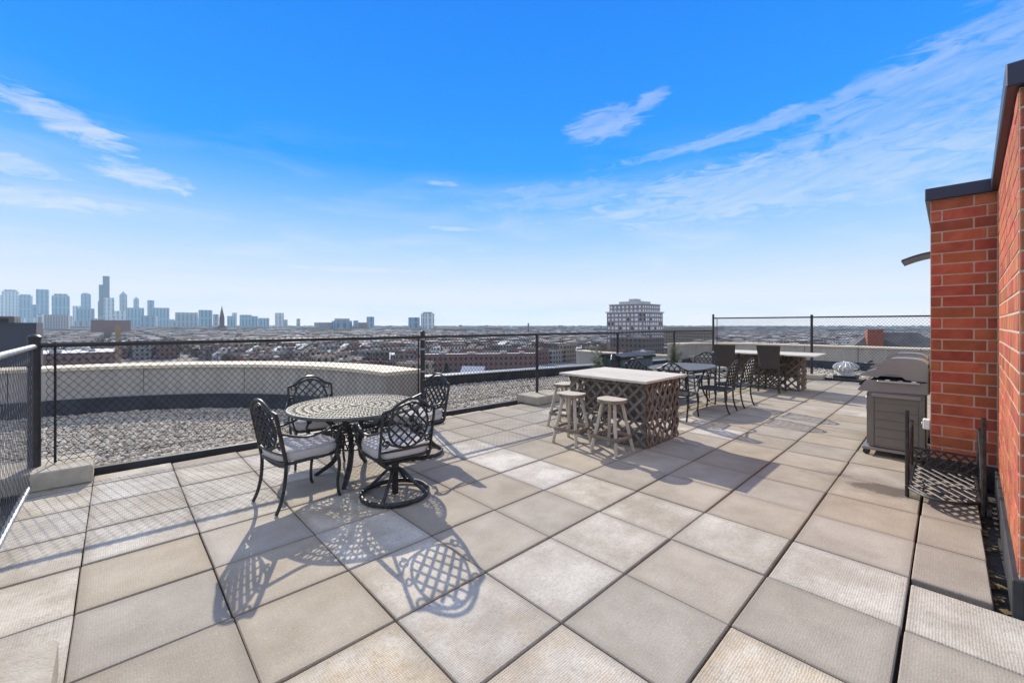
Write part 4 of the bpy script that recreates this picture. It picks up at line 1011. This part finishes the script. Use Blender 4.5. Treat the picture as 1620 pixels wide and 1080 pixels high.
def house_mesh(mb, w_, d_, h, gable=False, mi0=0, mi1=1, ox=0, oy=0, oz=0, par=True):
    x, y = w_ / 2, d_ / 2
    if gable:
        r = w_ * .33
        P = [(-x, -y, 0), (x, -y, 0), (x, y, 0), (-x, y, 0), (-x, -y, h), (x, -y, h), (x, y, h), (-x, y, h), (0, -y, h + r), (0, y, h + r)]
        P = [(a + ox, c + oy, e + oz) for a, c, e in P]
        mb.add(P, [(0, 1, 5, 8, 4), (2, 3, 7, 9, 6), (1, 2, 6, 5), (3, 0, 4, 7)], mi0)
        q = .4; k = r / x
        for s in (-1, 1):
            mb.add([(s * (x + q) + ox, -y - q + oy, h - q * k + .12 + oz), (s * (x + q) + ox, y + q + oy, h - q * k + .12 + oz), (ox, y + q + oy, h + r + .12 + oz), (ox, -y - q + oy, h + r + .12 + oz)], [(0, 1, 2, 3) if s > 0 else (3, 2, 1, 0)], mi1)
    else:
        mb.box(ox - x, ox + x, oy - y, oy + y, oz, oz + h, mi0)
        if par:
            mb.add([(ox - x + .35, oy - y + .35, oz + h + .02), (ox + x - .35, oy - y + .35, oz + h + .02), (ox + x - .35, oy + y - .35, oz + h + .02), (ox - x + .35, oy + y - .35, oz + h + .02)], [(0, 1, 2, 3)], mi1)
            for a0, a1, b0, b1 in ((-x, x, -y, -y + .3), (-x, x, y - .3, y), (-x, -x + .3, -y + .31, y - .31), (x - .3, x, -y + .31, y - .31)): mb.box(ox + a0, ox + a1, oy + b0, oy + b1, oz + h + .01, oz + h + .55, mi0)
KINDS = {('red', 'snow'): 'red brick', ('tan', 'snow'): 'tan brick', ('grey', 'lgrey'): 'grey', ('brown', 'dark'): 'brown brick', ('brown', 'tar'): 'brown brick', ('pale', 'snow'): 'pale', ('red', 'tar'): 'red brick', ('red', 'dark'): 'red brick', ('tan', 'lgrey'): 'tan brick', ('grey', 'snow'): 'grey'}
RN = {'snow': 'white', 'lgrey': 'light grey', 'dark': 'black', 'tar': 'brown'}
def yline(px): return 576 if px < 668 else (602 - (px - 668) * .115 if px < 945 else 558)
cand = []
rc = random.Random(11)
for bx_ in range(-90, 90):
    for by_ in range(-160, 160):
        u, v = bx_ * 15.0 + (bx_ // 3) * 9, by_ * 9.5 + (by_ // 9) * 13
        u += rc.uniform(-2, 2); wd, dp, h = rc.uniform(7, 8.6), rc.uniform(9, 13.5), rc.choice((7, 8, 9.5, 10, 11, 12))
        if rc.random() < .1: continue
        du, dv = u - CU, v - CV; Y = du * CUO + dv * SU
        if Y < 110 or Y > 1050: continue
        px, py, Y = PXY(u, v, GZ + h)
        if -30 < px < 1480 and py < yline(px) - 1: cand.append((Y, u, v, wd, dp, h, px))
cand.sort()
def clash(px, Y): return (px < 330 and Y < 330) or (660 < px < 920 and Y < 285) or (940 < px < 1090 and 270 < Y < 360) or (1040 < px < 1150 and 430 < Y < 560)
cand = [c for c in cand if not clash(c[6], c[0])]
hcache = {}
ZONES = ((60, 'at the left fence corner'), (130, 'below the grid office block'), (185, 'below the tallest tower'), (240, 'below the slender blue tower'), (300, 'left of the church spire'), (370, 'below the church spire'), (440, 'right of the church spire'), (520, 'below the long white slab'), (600, 'below the squat brick tower'), (668, 'left of second post'),
         (740, 'right of second post'), (800, 'behind the gabled house'), (852, 'left of third post'), (910, 'right of third post'), (966, 'left of the apartment block'), (1056, 'below the apartment block'), (1128, 'left of the tall corner post'), (1200, 'above the wicker chairs'), (1285, 'left of second tall post'), (1370, 'left of the slate roof'), (2000, 'right of the slate roof'))
def uniq(base, px, Y):
    zone = next(z for lim, z in ZONES if px < lim)
    return f"{base} {zone}, {'near' if Y < 290 else 'farther' if Y < 420 else 'far'}"
near, rest = cand[:250], cand[250:]
kl = list(KINDS)
for Y, u, v, wd, dp, h, px in near:
    k = rc.choice(kl); gb = rc.random() < .22; key = (k, gb, rc.randrange(3))
    if key not in hcache:
        mb = MB(); house_mesh(mb, dp, wd, h if not gb else h * .8, gb)
        if not gb and rc.random() < .8: mb.box(-dp * .2, -dp * .2 + 1.2, -wd * .2, -wd * .2 + 1.0, h + .03, h + 1.5, 0); mb.box(dp * .15, dp * .15 + 2.4, wd * .05, wd * .05 + 1.6, h + .03, h + 1.1, 1)
        hcache[key] = mb.mesh('row_house', [FC[k[0]], RF[k[1]]])
    lab = uniq(f"low {KINDS[k]} house with {'pitched' if gb else 'flat'} {RN[k[1]]} roof", px, Y)
    link('row_house', hcache[key], None, (u, v, GZ), rc.choice((0, pi)) , label=lab, category='house', group=f"{KINDS[k]} houses with {'pitched' if gb else 'flat'} {RN[k[1]]} roofs")
def far_boxes(name, items, label):
    mb = MB(); mats = [FC['red'], RF['snow'], FC['grey'], RF['lgrey'], FC['brown'], RF['tar'], FC['tan'], RF['dark']]
    for Y, u, v, wd, dp, h in items:
        a = rc.choice((0, 2, 2, 4, 6, 6)); c = rc.choice((1, 1, 1, 3, 3, 5)); mb.box(u - dp / 2, u + dp / 2, v - wd / 2, v + wd / 2, GZ, GZ + h, a)
        mb.add([(u - dp / 2, v - wd / 2, GZ + h + .1), (u + dp / 2, v - wd / 2, GZ + h + .1), (u + dp / 2, v + wd / 2, GZ + h + .1), (u - dp / 2, v + wd / 2, GZ + h + .1)], [(0, 1, 2, 3)], c)
    mb.build(name, mats, kind='stuff', label=label, category='rooftops')
far_boxes('distant_rooftops', [c[:6] for c in rest], 'mass of low roofs filling the middle distance')
items = []
for k in range(5200):
    Y = 1050 * (6.5 ** rc.random()); px = rc.uniform(-20, 1500); u, v = W(px, Y); big = rc.random() < .12
    items.append((Y, u, v, rc.uniform(9, 22) * (2 if big else 1), rc.uniform(10, 26) * (2 if big else 1), rc.uniform(6, 12) * (1.5 if big else 1)))
far_boxes('distant_rooftops', items, 'hazy carpet of tiny roofs reaching to the horizon')

# bare trees
M['bark'] = mat('bare_twigs', (.155, .125, .11), (.21, .175, .16), .5, .95, rnd=.15); M['conifer'] = mat('dark_conifer', (.025, .04, .025), (.05, .07, .04), .6, .9)
def bare_tree(seed, H=11.0):
    rr = random.Random(seed); tr = MB(); cr = MB()
    tr.tube([(0, 0, 0), (.1, 0, H * .25), (0, .1, H * .5), (.1, 0, H * .8)], [.28, .2, .14, .04], 6)
    tips = []
    for k in range(16):
        a = rr.uniform(0, 2 * pi); z0 = H * rr.uniform(.22, .62); L = H * rr.uniform(.25, .48); e = rr.uniform(.35, 1.1)
        p0 = Vector((0, 0, z0)); p1 = p0 + Vector((cos(a) * cos(e), sin(a) * cos(e), sin(e))) * L * .5; p2 = p1 + Vector((cos(a + rr.uniform(-.5, .5)) * cos(e), sin(a) * cos(e), sin(e) + .15)) * L * .5
        tr.tube([p0, p1, p2], [.1, .06, .025], 4); tips += [(p1, .9), (p2, 1.0), ((p1 + p2) / 2, 1.0)]
    for p, s in tips:
        for q in range(26):
            d_ = Vector((rr.gauss(0, 1), rr.gauss(0, 1), rr.gauss(.5, .8))).normalized(); L = H * rr.uniform(.05, .16); sd = d_.cross(Vector((rr.gauss(0, 1), rr.gauss(0, 1), rr.gauss(0, 1)))).normalized() * rr.uniform(.03, .07)
            c = p + Vector((rr.gauss(0, .5), rr.gauss(0, .5), rr.gauss(0, .4)))
            cr.add([c - sd, c + sd, c + d_ * L], [(0, 1, 2)])
    return tr.mesh('trunk', M['bark']), cr.mesh('crown', M['bark'])
TM = [bare_tree(k, 10 + k) for k in range(4)]
nt = 0
while nt < 90:
    Y = 175 * (4.2 ** rc.random()); px = rc.uniform(70, 1470); u, v = W(px, Y)
    _, py, _ = PXY(u, v, GZ + 11)
    if py > yline(px) - 2 or clash(px, Y): continue
    k = rc.randrange(4); t = thing('bare_tree', uniq('leafless street tree', px, Y), 'tree', (u, v, GZ), rc.uniform(0, 6), group='bare street trees below the roof'); sc_ = rc.uniform(.8, 1.25); t.scale = (sc_, sc_, sc_)
    link('trunk', TM[k][0], t); link('crown', TM[k][1], t); nt += 1
# far woods: countless twiggy crowns
V = []; Fc = []
P = []
for k in range(7000):
    Y = 330 * (17 ** rc.random()); px = rc.uniform(-20, 1500); u, v = W(px, Y)
    if not clash(px, Y): P.append((u, v, Y))
nq = 26; N = len(P) * nq; base_ = np.repeat(np.array(P), nq, 0); hh = np.repeat(RNG.uniform(7, 13, len(P)), nq); rad = np.repeat(RNG.uniform(2.5, 5, len(P)), nq)
dr = RNG.normal(size=(N, 3)); dr /= np.linalg.norm(dr, axis=1)[:, None]; rr_ = RNG.uniform(.2, 1, N) ** .5
ctr = np.c_[base_[:, 0] + dr[:, 0] * rad * rr_, base_[:, 1] + dr[:, 1] * rad * rr_, GZ + hh * .62 + dr[:, 2] * hh * .36 * rr_]
d1 = RNG.normal(size=(N, 3)); d2 = RNG.normal(size=(N, 3)); d1 /= np.linalg.norm(d1, axis=1)[:, None]; d2 /= np.linalg.norm(d2, axis=1)[:, None]
VV = np.stack([ctr - d1 * 1.3, ctr + d1 * 1.3, ctr + d2 * 1.1], 1).reshape(-1, 3)
me = bpy.data.meshes.new('distant_trees'); me.vertices.add(len(VV)); me.vertices.foreach_set('co', VV.astype(np.float32).ravel()); me.loops.add(N * 3); me.loops.foreach_set('vertex_index', np.arange(N * 3, dtype=np.int32))
me.polygons.add(N); me.polygons.foreach_set('loop_start', np.arange(0, N * 3, 3, dtype=np.int32)); me.update(calc_edges=True); me.materials.append(M['bark'])
link('distant_trees', me, kind='stuff', label='brown haze of leafless trees between the distant roofs', category='trees')

# landmark buildings near by
def block_building(name, label, px, Y, wu, wv, zt, wall, roof, rz=0, extra=None, cat='building'):
    u, v = W(px, Y); t = thing(name, label, cat, (u, v, GZ), rz); h = zt - GZ
    MB().box(-wu / 2, wu / 2, -wv / 2, wv / 2, 0, h).build('wall', wall, t)
    rf = MB().box(-wu / 2 + .4, wu / 2 - .4, -wv / 2 + .4, wv / 2 - .4, h + .01, h + .12).build('roof', roof, t)
    pm = MB(); x, y = wu / 2, wv / 2
    for a0, a1, b0, b1 in ((-x, x, -y, -y + .35), (-x, x, y - .35, y), (-x, -x + .35, -y + .36, y - .36), (x - .35, x, -y + .36, y - .36)): pm.box(a0, a1, b0, b1, h + .005, h + .7)
    pm.build('roof_edge', wall, t)
    if extra: extra(t, h)
    return t
def units(spec):
    def f(t, h):
        for x, y, a, c, e in spec: MB().box(x, x + a, y, y + c, h + .13, h + .13 + e).build('roof_unit', RF['lgrey'], t)
    return f
block_building('office_building', 'dark slate building rising behind the left fence post', 10, 70, 7.5, 9, ztop(517, 70), facade('slate_facade', (.075, .08, .10), (.09, .095, .115), 3, 3.6, .0, .0), RF['dark'], extra=lambda t, h: MB().box(-3.3, 1.2, -3, 3.5, h + .13, h + 1.75).build('stair_tower', FC['brown'], t))
block_building('warehouse', 'long red brick warehouse with white roof beyond the curved parapet', 120, 265, 36, 64, ztop(556, 265), FC['red'], RF['snow'], extra=units(((-10, -20, 5, 4, 2), (2, 8, 4, 6, 2.2), (6, -12, 3, 3, 1.5), (-6, 20, 4, 3, 1.8))))
block_building('warehouse', 'low brick warehouse with white roof left of the second fence post', 545, 300, 26, 40, ztop(565, 300), FC['red'], RF['snow'], extra=units(((-6, -10, 4, 4, 2), (3, 6, 5, 3, 1.6))))
block_building('row_building', 'dark red brick row with long pale roof right of the second fence post', 760, 255, 70, 14, ztop(560, 255), FC['red'], RF['snow'], rz=radians(-35), extra=units(((-25, -4, 4, 4, 1.6), (-8, -3, 5, 3, 1.4), (12, -4, 4, 4, 1.8), (24, -2, 3, 3, 1.4))))
block_building('row_building', 'brown brick row of flats beyond the pale roofs', 850, 360, 46, 16, ztop(544, 360), FC['brown'], RF['lgrey'], rz=radians(-30), extra=units(((-15, -4, 4, 4, 1.6), (6, -3, 5, 3, 1.4))))
u, v = W(749, 190); t = thing('gabled_house', 'small pale gabled house standing below the low black roof edge', 'house', (u, v, GZ), radians(35))
mb = MB(); h_ = ztop(592, 190) - GZ; mb.add([(-4, -5, 0), (4, -5, 0), (4, 5, 0), (-4, 5, 0), (-4, -5, h_), (4, -5, h_), (4, 5, h_), (-4, 5, h_), (0, -5, h_ + 3.6), (0, 5, h_ + 3.6)], [(0, 1, 5, 8, 4), (2, 3, 7, 9, 6), (1, 2, 6, 5), (3, 0, 4, 7)]); mb.build('wall', FC['grey'], t)
for s in (-1, 1): MB().add([(s * 4.4, -5.4, h_ - .2), (s * 4.4, 5.4, h_ - .2), (0, 5.4, h_ + 3.75), (0, -5.4, h_ + 3.75)], [(0, 1, 2, 3) if s > 0 else (3, 2, 1, 0)]).build('roof_slope', RF['snow'], t)
u, v = W(1412, 62); t = thing('slate_roof_house', 'dark slate pitched roof with red brick chimney beyond the right parapet', 'house', (u, v, GZ), radians(15))
zr = ztop(550, 62) - GZ
MB().box(-3.2, 3.2, -5, 5, 0, zr).build('wall', FC['brown'], t)
rt = MB().add([(-3.5, -5.3, zr), (3.5, -5.3, zr), (3.5, 5.3, zr), (-3.5, 5.3, zr), (-.6, 2.6, zr + 2.3), (-.6, -2.6, zr + 2.3)], [(0, 1, 5), (1, 2, 4, 5), (2, 3, 4), (3, 0, 5, 4), (3, 2, 1, 0)]).build('roof', RF['dark'], t)
MB().box(-3.3, -1.7, 1.6, 3.4, zr - 1, zr + 2.75).build('chimney', mat('chimney_brick', (.26, .09, .06), (.34, .13, .09), 3, .85), rt)
u, v = W(187, 210); MB().cbox(-1.05, 1.05, -1.05, 1.05, 0, ztop(514, 210) - GZ, .05).build('chimney_stack', mat('tan_chimney_brick', (.30, .22, .15), (.38, .29, .2), .6, .9), loc=(u, v, GZ), label='tall square tan brick chimney stack behind the long fence', category='chimney')
u, v = W(836, 900); MB().lathe([(2.1, 0), (1.6, ztop(511, 900) - GZ)], 16).build('chimney_stack', FC['brown'], smooth=True, loc=(u, v, GZ), label='thin dark smokestack on the horizon left of the apartment block', category='chimney')
block_building('brick_block', 'wide brown flat block right of the apartment block', 1091, 470, 24, 48, ztop(518.5, 470), FC['tan'], RF['tar'])
block_building('brick_block', 'red brick mill in front of the skyline towers', 176, 880, 60, 40, ztop(507, 880), FC['red'], RF['tar'], extra=units(((-20, -10, 10, 8, 3),)))
t = thing('conifer', 'dark green conifer beside the second fence post', 'tree', (*W(706, 200), GZ), group=None)
mb = MB(); rr = random.Random(3); lf = MB(); mb.tube([(0, 0, 0), (0, 0, 8)], [.25, .05], 6); mb.build('trunk', M['bark'], t)
for k in range(1500):
    z = rr.uniform(1, 9.6); r_ = (9.8 - z) * .36 * rr.uniform(.3, 1); a = rr.uniform(0, 6.3); c = Vector((cos(a) * r_, sin(a) * r_, z)); d_ = Vector((cos(a), sin(a), -.3)) * rr.uniform(.3, .7); s_ = Vector((-sin(a), cos(a), rr.uniform(-.4, .4))) * .22
    lf.add([c - s_, c + s_, c + d_], [(0, 1, 2)])
lf.build('crown', M['conifer'], t)

block_building('parking_deck', 'brown flat-roofed low building in front of the apartment block', 1008, 275, 26, 24, ztop(535, 275), FC['brown'], RF['tar'], extra=units(((-10, -8, 5, 4, 1.5), (4, 2, 4, 4, 1.8))))
# apartment block with its windows
AY = 330; au, av = W(1017, AY - 14); AW = 32.0
t = thing('apartment_block', 'tall mauve brick apartment block with setback top and pale cornice', 'building', (au + AW / 2, av + AW / 2, GZ))
hb = ztop(494.6, AY) - GZ; hu = ztop(482, AY) - GZ
apm = mat('mauve_brick', (.27, .215, .195), (.35, .285, .26), .3, .85); trim = mat('pale_stone_trim', (.55, .55, .55), (.62, .62, .62), .5, .8); gl = mat('sky_glass', (.66, .70, .76), (.8, .84, .9), .2, .15, spec=.8); dk = mat('shaded_recess', (.06, .06, .07), None, 1, .6)
MB().box(-AW / 2, AW / 2, -AW / 2, AW / 2, 0, hb).build('wall', apm, t)
MB().box(-AW / 2 - .9, AW / 2 + .9, -AW / 2 - .9, AW / 2 + .9, hb + .01, hb + .9).build('cornice', trim, t)
MB().box(-AW / 2 + 1.5, AW / 2 - 1.5, -AW / 2 + 1.5, AW / 2 - 1.5, hb + .92, hu).build('upper_wall', apm, t)
MB().box(-AW / 2 + 1, AW / 2 - 1, -AW / 2 + 1, AW / 2 - 1, hu + .01, hu + .6).build('cornice', trim, t)
MB().box(-9, 9, -9, 9, hu + .62, hu + 2.8).build('penthouse', RF['lgrey'], t); MB().box(-4, 4, -3, 3, hu + 2.82, hu + 5).build('lift_tower', RF['lgrey'], t)
fl_h = 3.4; wm1 = MB().box(-.85, .85, -.06, .06, -.95, .95).mesh('window', gl); wm3 = MB().box(-.85, .85, -.06, .06, -.95, .95).mesh('window', dk); wm2 = MB().box(-1.3, 1.3, -.06, .06, -.95, .95).mesh('window', gl)
for f in range(7):
    z = hb - 2.0 - f * fl_h
    for k in range(9):
        s = -AW / 2 + 2.0 + k * (AW - 4.0) / 8; me_ = wm2 if k in (1, 4, 6) else (wm3 if rc.random() < .3 else wm1)
        link('window', me_, t, (s, -AW / 2 - .02, z)); link('window', me_, t, (-AW / 2 - .02, s, z), pi / 2)
    for k in (0, 2): 
        s = -AW / 2 + 3.65 + k * (AW - 4.0) / 8
        MB().box(s - 1.2, s + 1.2, -AW / 2 - 1.0, -AW / 2 - .01, z - 1.5, z - 1.3).build('balcony', trim, t); MB().box(s - .75, s + .75, -AW / 2 - .05, -AW / 2 - .01, z - 1.2, z + 1.2).build('balcony_recess', dk, t)
for f in range(2):
    z = hu - 1.9 - f * 3.1
    for k in range(8):
        s = -AW / 2 + 3.4 + k * (AW - 6.8) / 7
        link('window', wm1, t, (s, -AW / 2 + 1.48, z)); link('window', wm1, t, (-AW / 2 + 1.48, s, z), pi / 2)

# skyline
def tmat(name, c, wx=9.0, wz=14.0, ww=.42, wh=.86, g=.42): return facade(name, c, tuple(min(1, x * 1.12) for x in c), wx, wz, ww, wh, tuple(x * g for x in c), rnd=.06)
TW = {'blue': tmat('blue_glass_tower', (.20, .29, .40), 30, 46), 'grey': tmat('grey_stone_tower', (.32, .34, .36), 26, 60), 'dark': tmat('dark_steel_tower', (.10, .12, .16), 12, 30, .4, .8), 'white': tmat('white_stone_tower', (.62, .64, .66), 24, 34), 'teal': tmat('teal_glass_tower', (.24, .37, .45), 22, 90), 'grid': facade('grid_office', (.42, .38, .38), (.5, .46, .46), 7, 7, .62, .6, (.10, .10, .12)), 'brick': FC['red']}
def tower(px0, px1, y, Y, m, label, crown=None, steps=None):
    pc = (px0 + px1) / 2; th = math.atan((pc - 810) / FPX); phi = th - YAW; wv = (px1 - px0) * Y / FPX * cos(th)
    side = wv / (abs(cos(phi)) + abs(sin(phi))); u, v = W(pc, Y); h = ztop(y, Y) - GZ
    t = thing('tower', label, 'tower', (u, v, GZ)); s2 = side / 2
    MB().box(-s2, s2, -s2, s2, 0, h).build('shaft', TW[m], t)
    if crown == 'flat': MB().box(-s2 * .75, s2 * .75, -s2 * .75, s2 * .75, h + .1, h + side * .16).build('crown', TW['grey'], t)
    if crown == 'dome':
        c = MB(); c.lathe([(s2 * 1.0 * cos(a), h + s2 * .55 * sin(a) + .1) for a in np.linspace(0, 1.4, 6)], 16); c.build('crown', TW[m], t, smooth=True)
    if crown == 'point':
        c = MB(); c.add([(-s2 * .8, -s2 * .8, h), (s2 * .8, -s2 * .8, h), (s2 * .8, s2 * .8, h), (-s2 * .8, s2 * .8, h), (0, 0, h + side * .6)], [(0, 1, 4), (1, 2, 4), (2, 3, 4), (3, 0, 4)]); c.build('crown', TW[m], t)
    if crown == 'mast':
        for q in (-.3, .3): MB().tube([(q * s2, q * s2, h), (q * s2, q * s2, h + side * .9)], [side * .03, side * .01], 5).build('mast', TW['grey'], t)
    for k, (a0, a1, yy) in enumerate(steps or ()):
        hh_ = ztop(yy, Y) - GZ; du0 = (a0 + a1) / 2 - pc; ww = (a1 - a0) * Y / FPX * cos(th) / (abs(cos(phi)) + abs(sin(phi))) / 2; off = du0 * Y / FPX
        MB().box(off * SU - ww, off * SU + ww, -off * CUO - ww, -off * CUO + ww, 0, hh_).build('shaft', TW[m], t)
    return t
TL = [
 (0, 8, 467, 4100, 'white', 'sliver of pale tower at the extreme left of the skyline', None), (3, 31, 461, 4300, 'white', 'broad pale tower with rooftop plant at the far left', 'flat'), (29, 52, 468, 3700, 'teal', 'teal tower just right of the broad pale tower', 'flat'),
 (49, 63, 482, 3500, 'blue', 'short blue tower between the teal and the tall slab', None), (57, 78, 458, 4000, 'blue', 'tall plain blue-grey slab left of the ribbed tower', None), (82, 111, 468, 3400, 'teal', 'ribbed teal tower behind the grid office block', 'flat'),
 (58, 70, 497, 1700, 'white', 'narrow pale block at the left end of the grid office block', None), (70, 111, 498, 1600, 'grid', 'wide grid-windowed office block low before the skyline', None), (115, 129, 484, 3900, 'white', 'pale low tower right of the ribbed tower', None),
 (128, 144, 466, 4200, 'blue', 'round-topped blue tower left of the tallest tower', 'dome'), (121, 150, 488, 3600, 'teal', 'wide low glass block below the round-topped tower', None), (164, 181, 471, 3300, 'white', 'bright white tower in front of the tallest tower', None),
 (189, 201, 466, 4100, 'grey', 'slim grey tower with small pointed top', 'point'), (201, 228, 487, 3500, 'teal', 'wide glass slab right of the pointed tower', None), (211, 220, 473, 4400, 'grey', 'slim stepped tower behind the wide glass slab', 'point'),
 (233, 244, 475, 3900, 'blue', 'slender blue tower standing alone right of the cluster', None), (240, 268, 487, 3500, 'teal', 'broad glass block beside the slender blue tower', None), (173, 200, 492, 3000, 'white', 'low pale block at the foot of the tallest towers', None),
 (277, 313, 494.5, 3300, 'grey', 'long low grey block right of the tower cluster', None), (314, 336, 490.5, 3000, 'teal', 'square teal block left of the church spire', None), (337, 346, 497, 3000, 'grey', 'small grey block just left of the church spire', None),
 (367, 375, 494.5, 3800, 'white', 'small pale tower right of the church spire', None), (379, 398, 498, 3300, 'teal', 'wide glass block right of the church spire', None), (408, 426, 503, 3200, 'teal', 'low stepped glass block further right of the spire', None),
 (435, 449, 495, 3000, 'white', 'pale tower with angled top near the middle of the fence', None), (449, 455, 505.5, 3200, 'grey', 'small grey annex beside the pale angled tower', None), (469, 475, 504, 3600, 'grey', 'tiny lone tower on the horizon', None),
 (497, 525, 510, 1900, 'grid', 'long low white office slab on the horizon', None), (525, 557, 507.5, 1900, 'blue', 'long blue-grey hospital slab on the horizon', 'flat'), (559, 567, 507, 2600, 'blue', 'small blue tower behind the brick block', None), (567, 581, 510, 1900, 'brick', 'squat brick tower on the horizon', None),
 (580, 592, 501, 2500, 'blue', 'dark blue tower right of the squat brick tower', None), (646, 664, 502, 2100, 'blue', 'blue slab tower, left of the pair above the second post', None), (666, 687, 496, 2100, 'white', 'pale slab tower, right of the pair above the second post', 'flat'),
 (726, 731, 514, 2600, 'grey', 'tiny grey tower on the horizon right of the pair', None), (757, 776, 515, 2200, 'teal', 'low glass block on the horizon at the middle', None), (882, 891, 515, 2200, 'blue', 'small dark block on the horizon left of the apartment block', None), (947, 960, 515.5, 1700, 'teal', 'small glass block just left of the apartment block', None),
 (1327, 1334, 517, 1500, 'grey', 'small twin-topped church tower above the right fence', None)]
for a in TL: tower(a[0], a[1], a[2], a[3], a[4], a[5], a[6])
tower(155, 175, 477, 3550, 'dark', 'tallest dark stepped skyscraper of the skyline', None, steps=((156.5, 173.5, 451), (162.5, 173.5, 437)))
for k in range(26):   # low blocks filling the foot of the skyline
    p0 = rc.uniform(0, 400); wd = rc.uniform(8, 24); kk = rc.choice(('white', 'grey', 'teal', 'blue'))
    tower(p0, p0 + wd, rc.uniform(499, 508), rc.uniform(2400, 4200), kk, f"low hazy {kk} block at the foot of the skyline {next(z for lim, z in ZONES if p0 < lim)}", None)['group'] = 'low blocks at the foot of the skyline'
u, v = W(351, 1300); t = thing('church', 'dark church with tall pointed spire before the skyline', 'church', (u, v, GZ)); hs_ = ztop(503, 1300) - GZ; ht_ = ztop(483, 1300) - GZ; dkc = mat('dark_church_stone', (.10, .075, .07), (.15, .11, .1), .2, .9)
MB().box(-6, 6, -6, 6, 0, hs_).build('tower', dkc, t); MB().add([(-6, -6, hs_), (6, -6, hs_), (6, 6, hs_), (-6, 6, hs_), (0, 0, ht_)], [(0, 1, 4), (1, 2, 4), (2, 3, 4), (3, 0, 4)]).build('spire', dkc, t)
mb = MB(); house_mesh(mb, 22, 60, 20, True, 0, 0, 0, 38); mb.build('nave', dkc, t)

# haze in the air over the city
hz = MB().box(-9600, 9600, -9600, 9600, GZ - 1.5, 432).build('haze', None, kind='stuff', label='pale winter haze over the city', category='haze')
hm = bpy.data.materials.new('haze_air'); hm.use_nodes = True; t = NT(hm.node_tree); pv = t.n('ShaderNodeVolumePrincipled'); pv.inputs['Color'].default_value = (.58, .84, 1, 1); pv.inputs['Density'].default_value = .95e-4; pv.inputs['Anisotropy'].default_value = 0.0
o = t.n('ShaderNodeOutputMaterial'); t.l(pv.outputs[0], o.inputs['Volume']); hz.data.materials.clear(); hz.data.materials.append(hm)
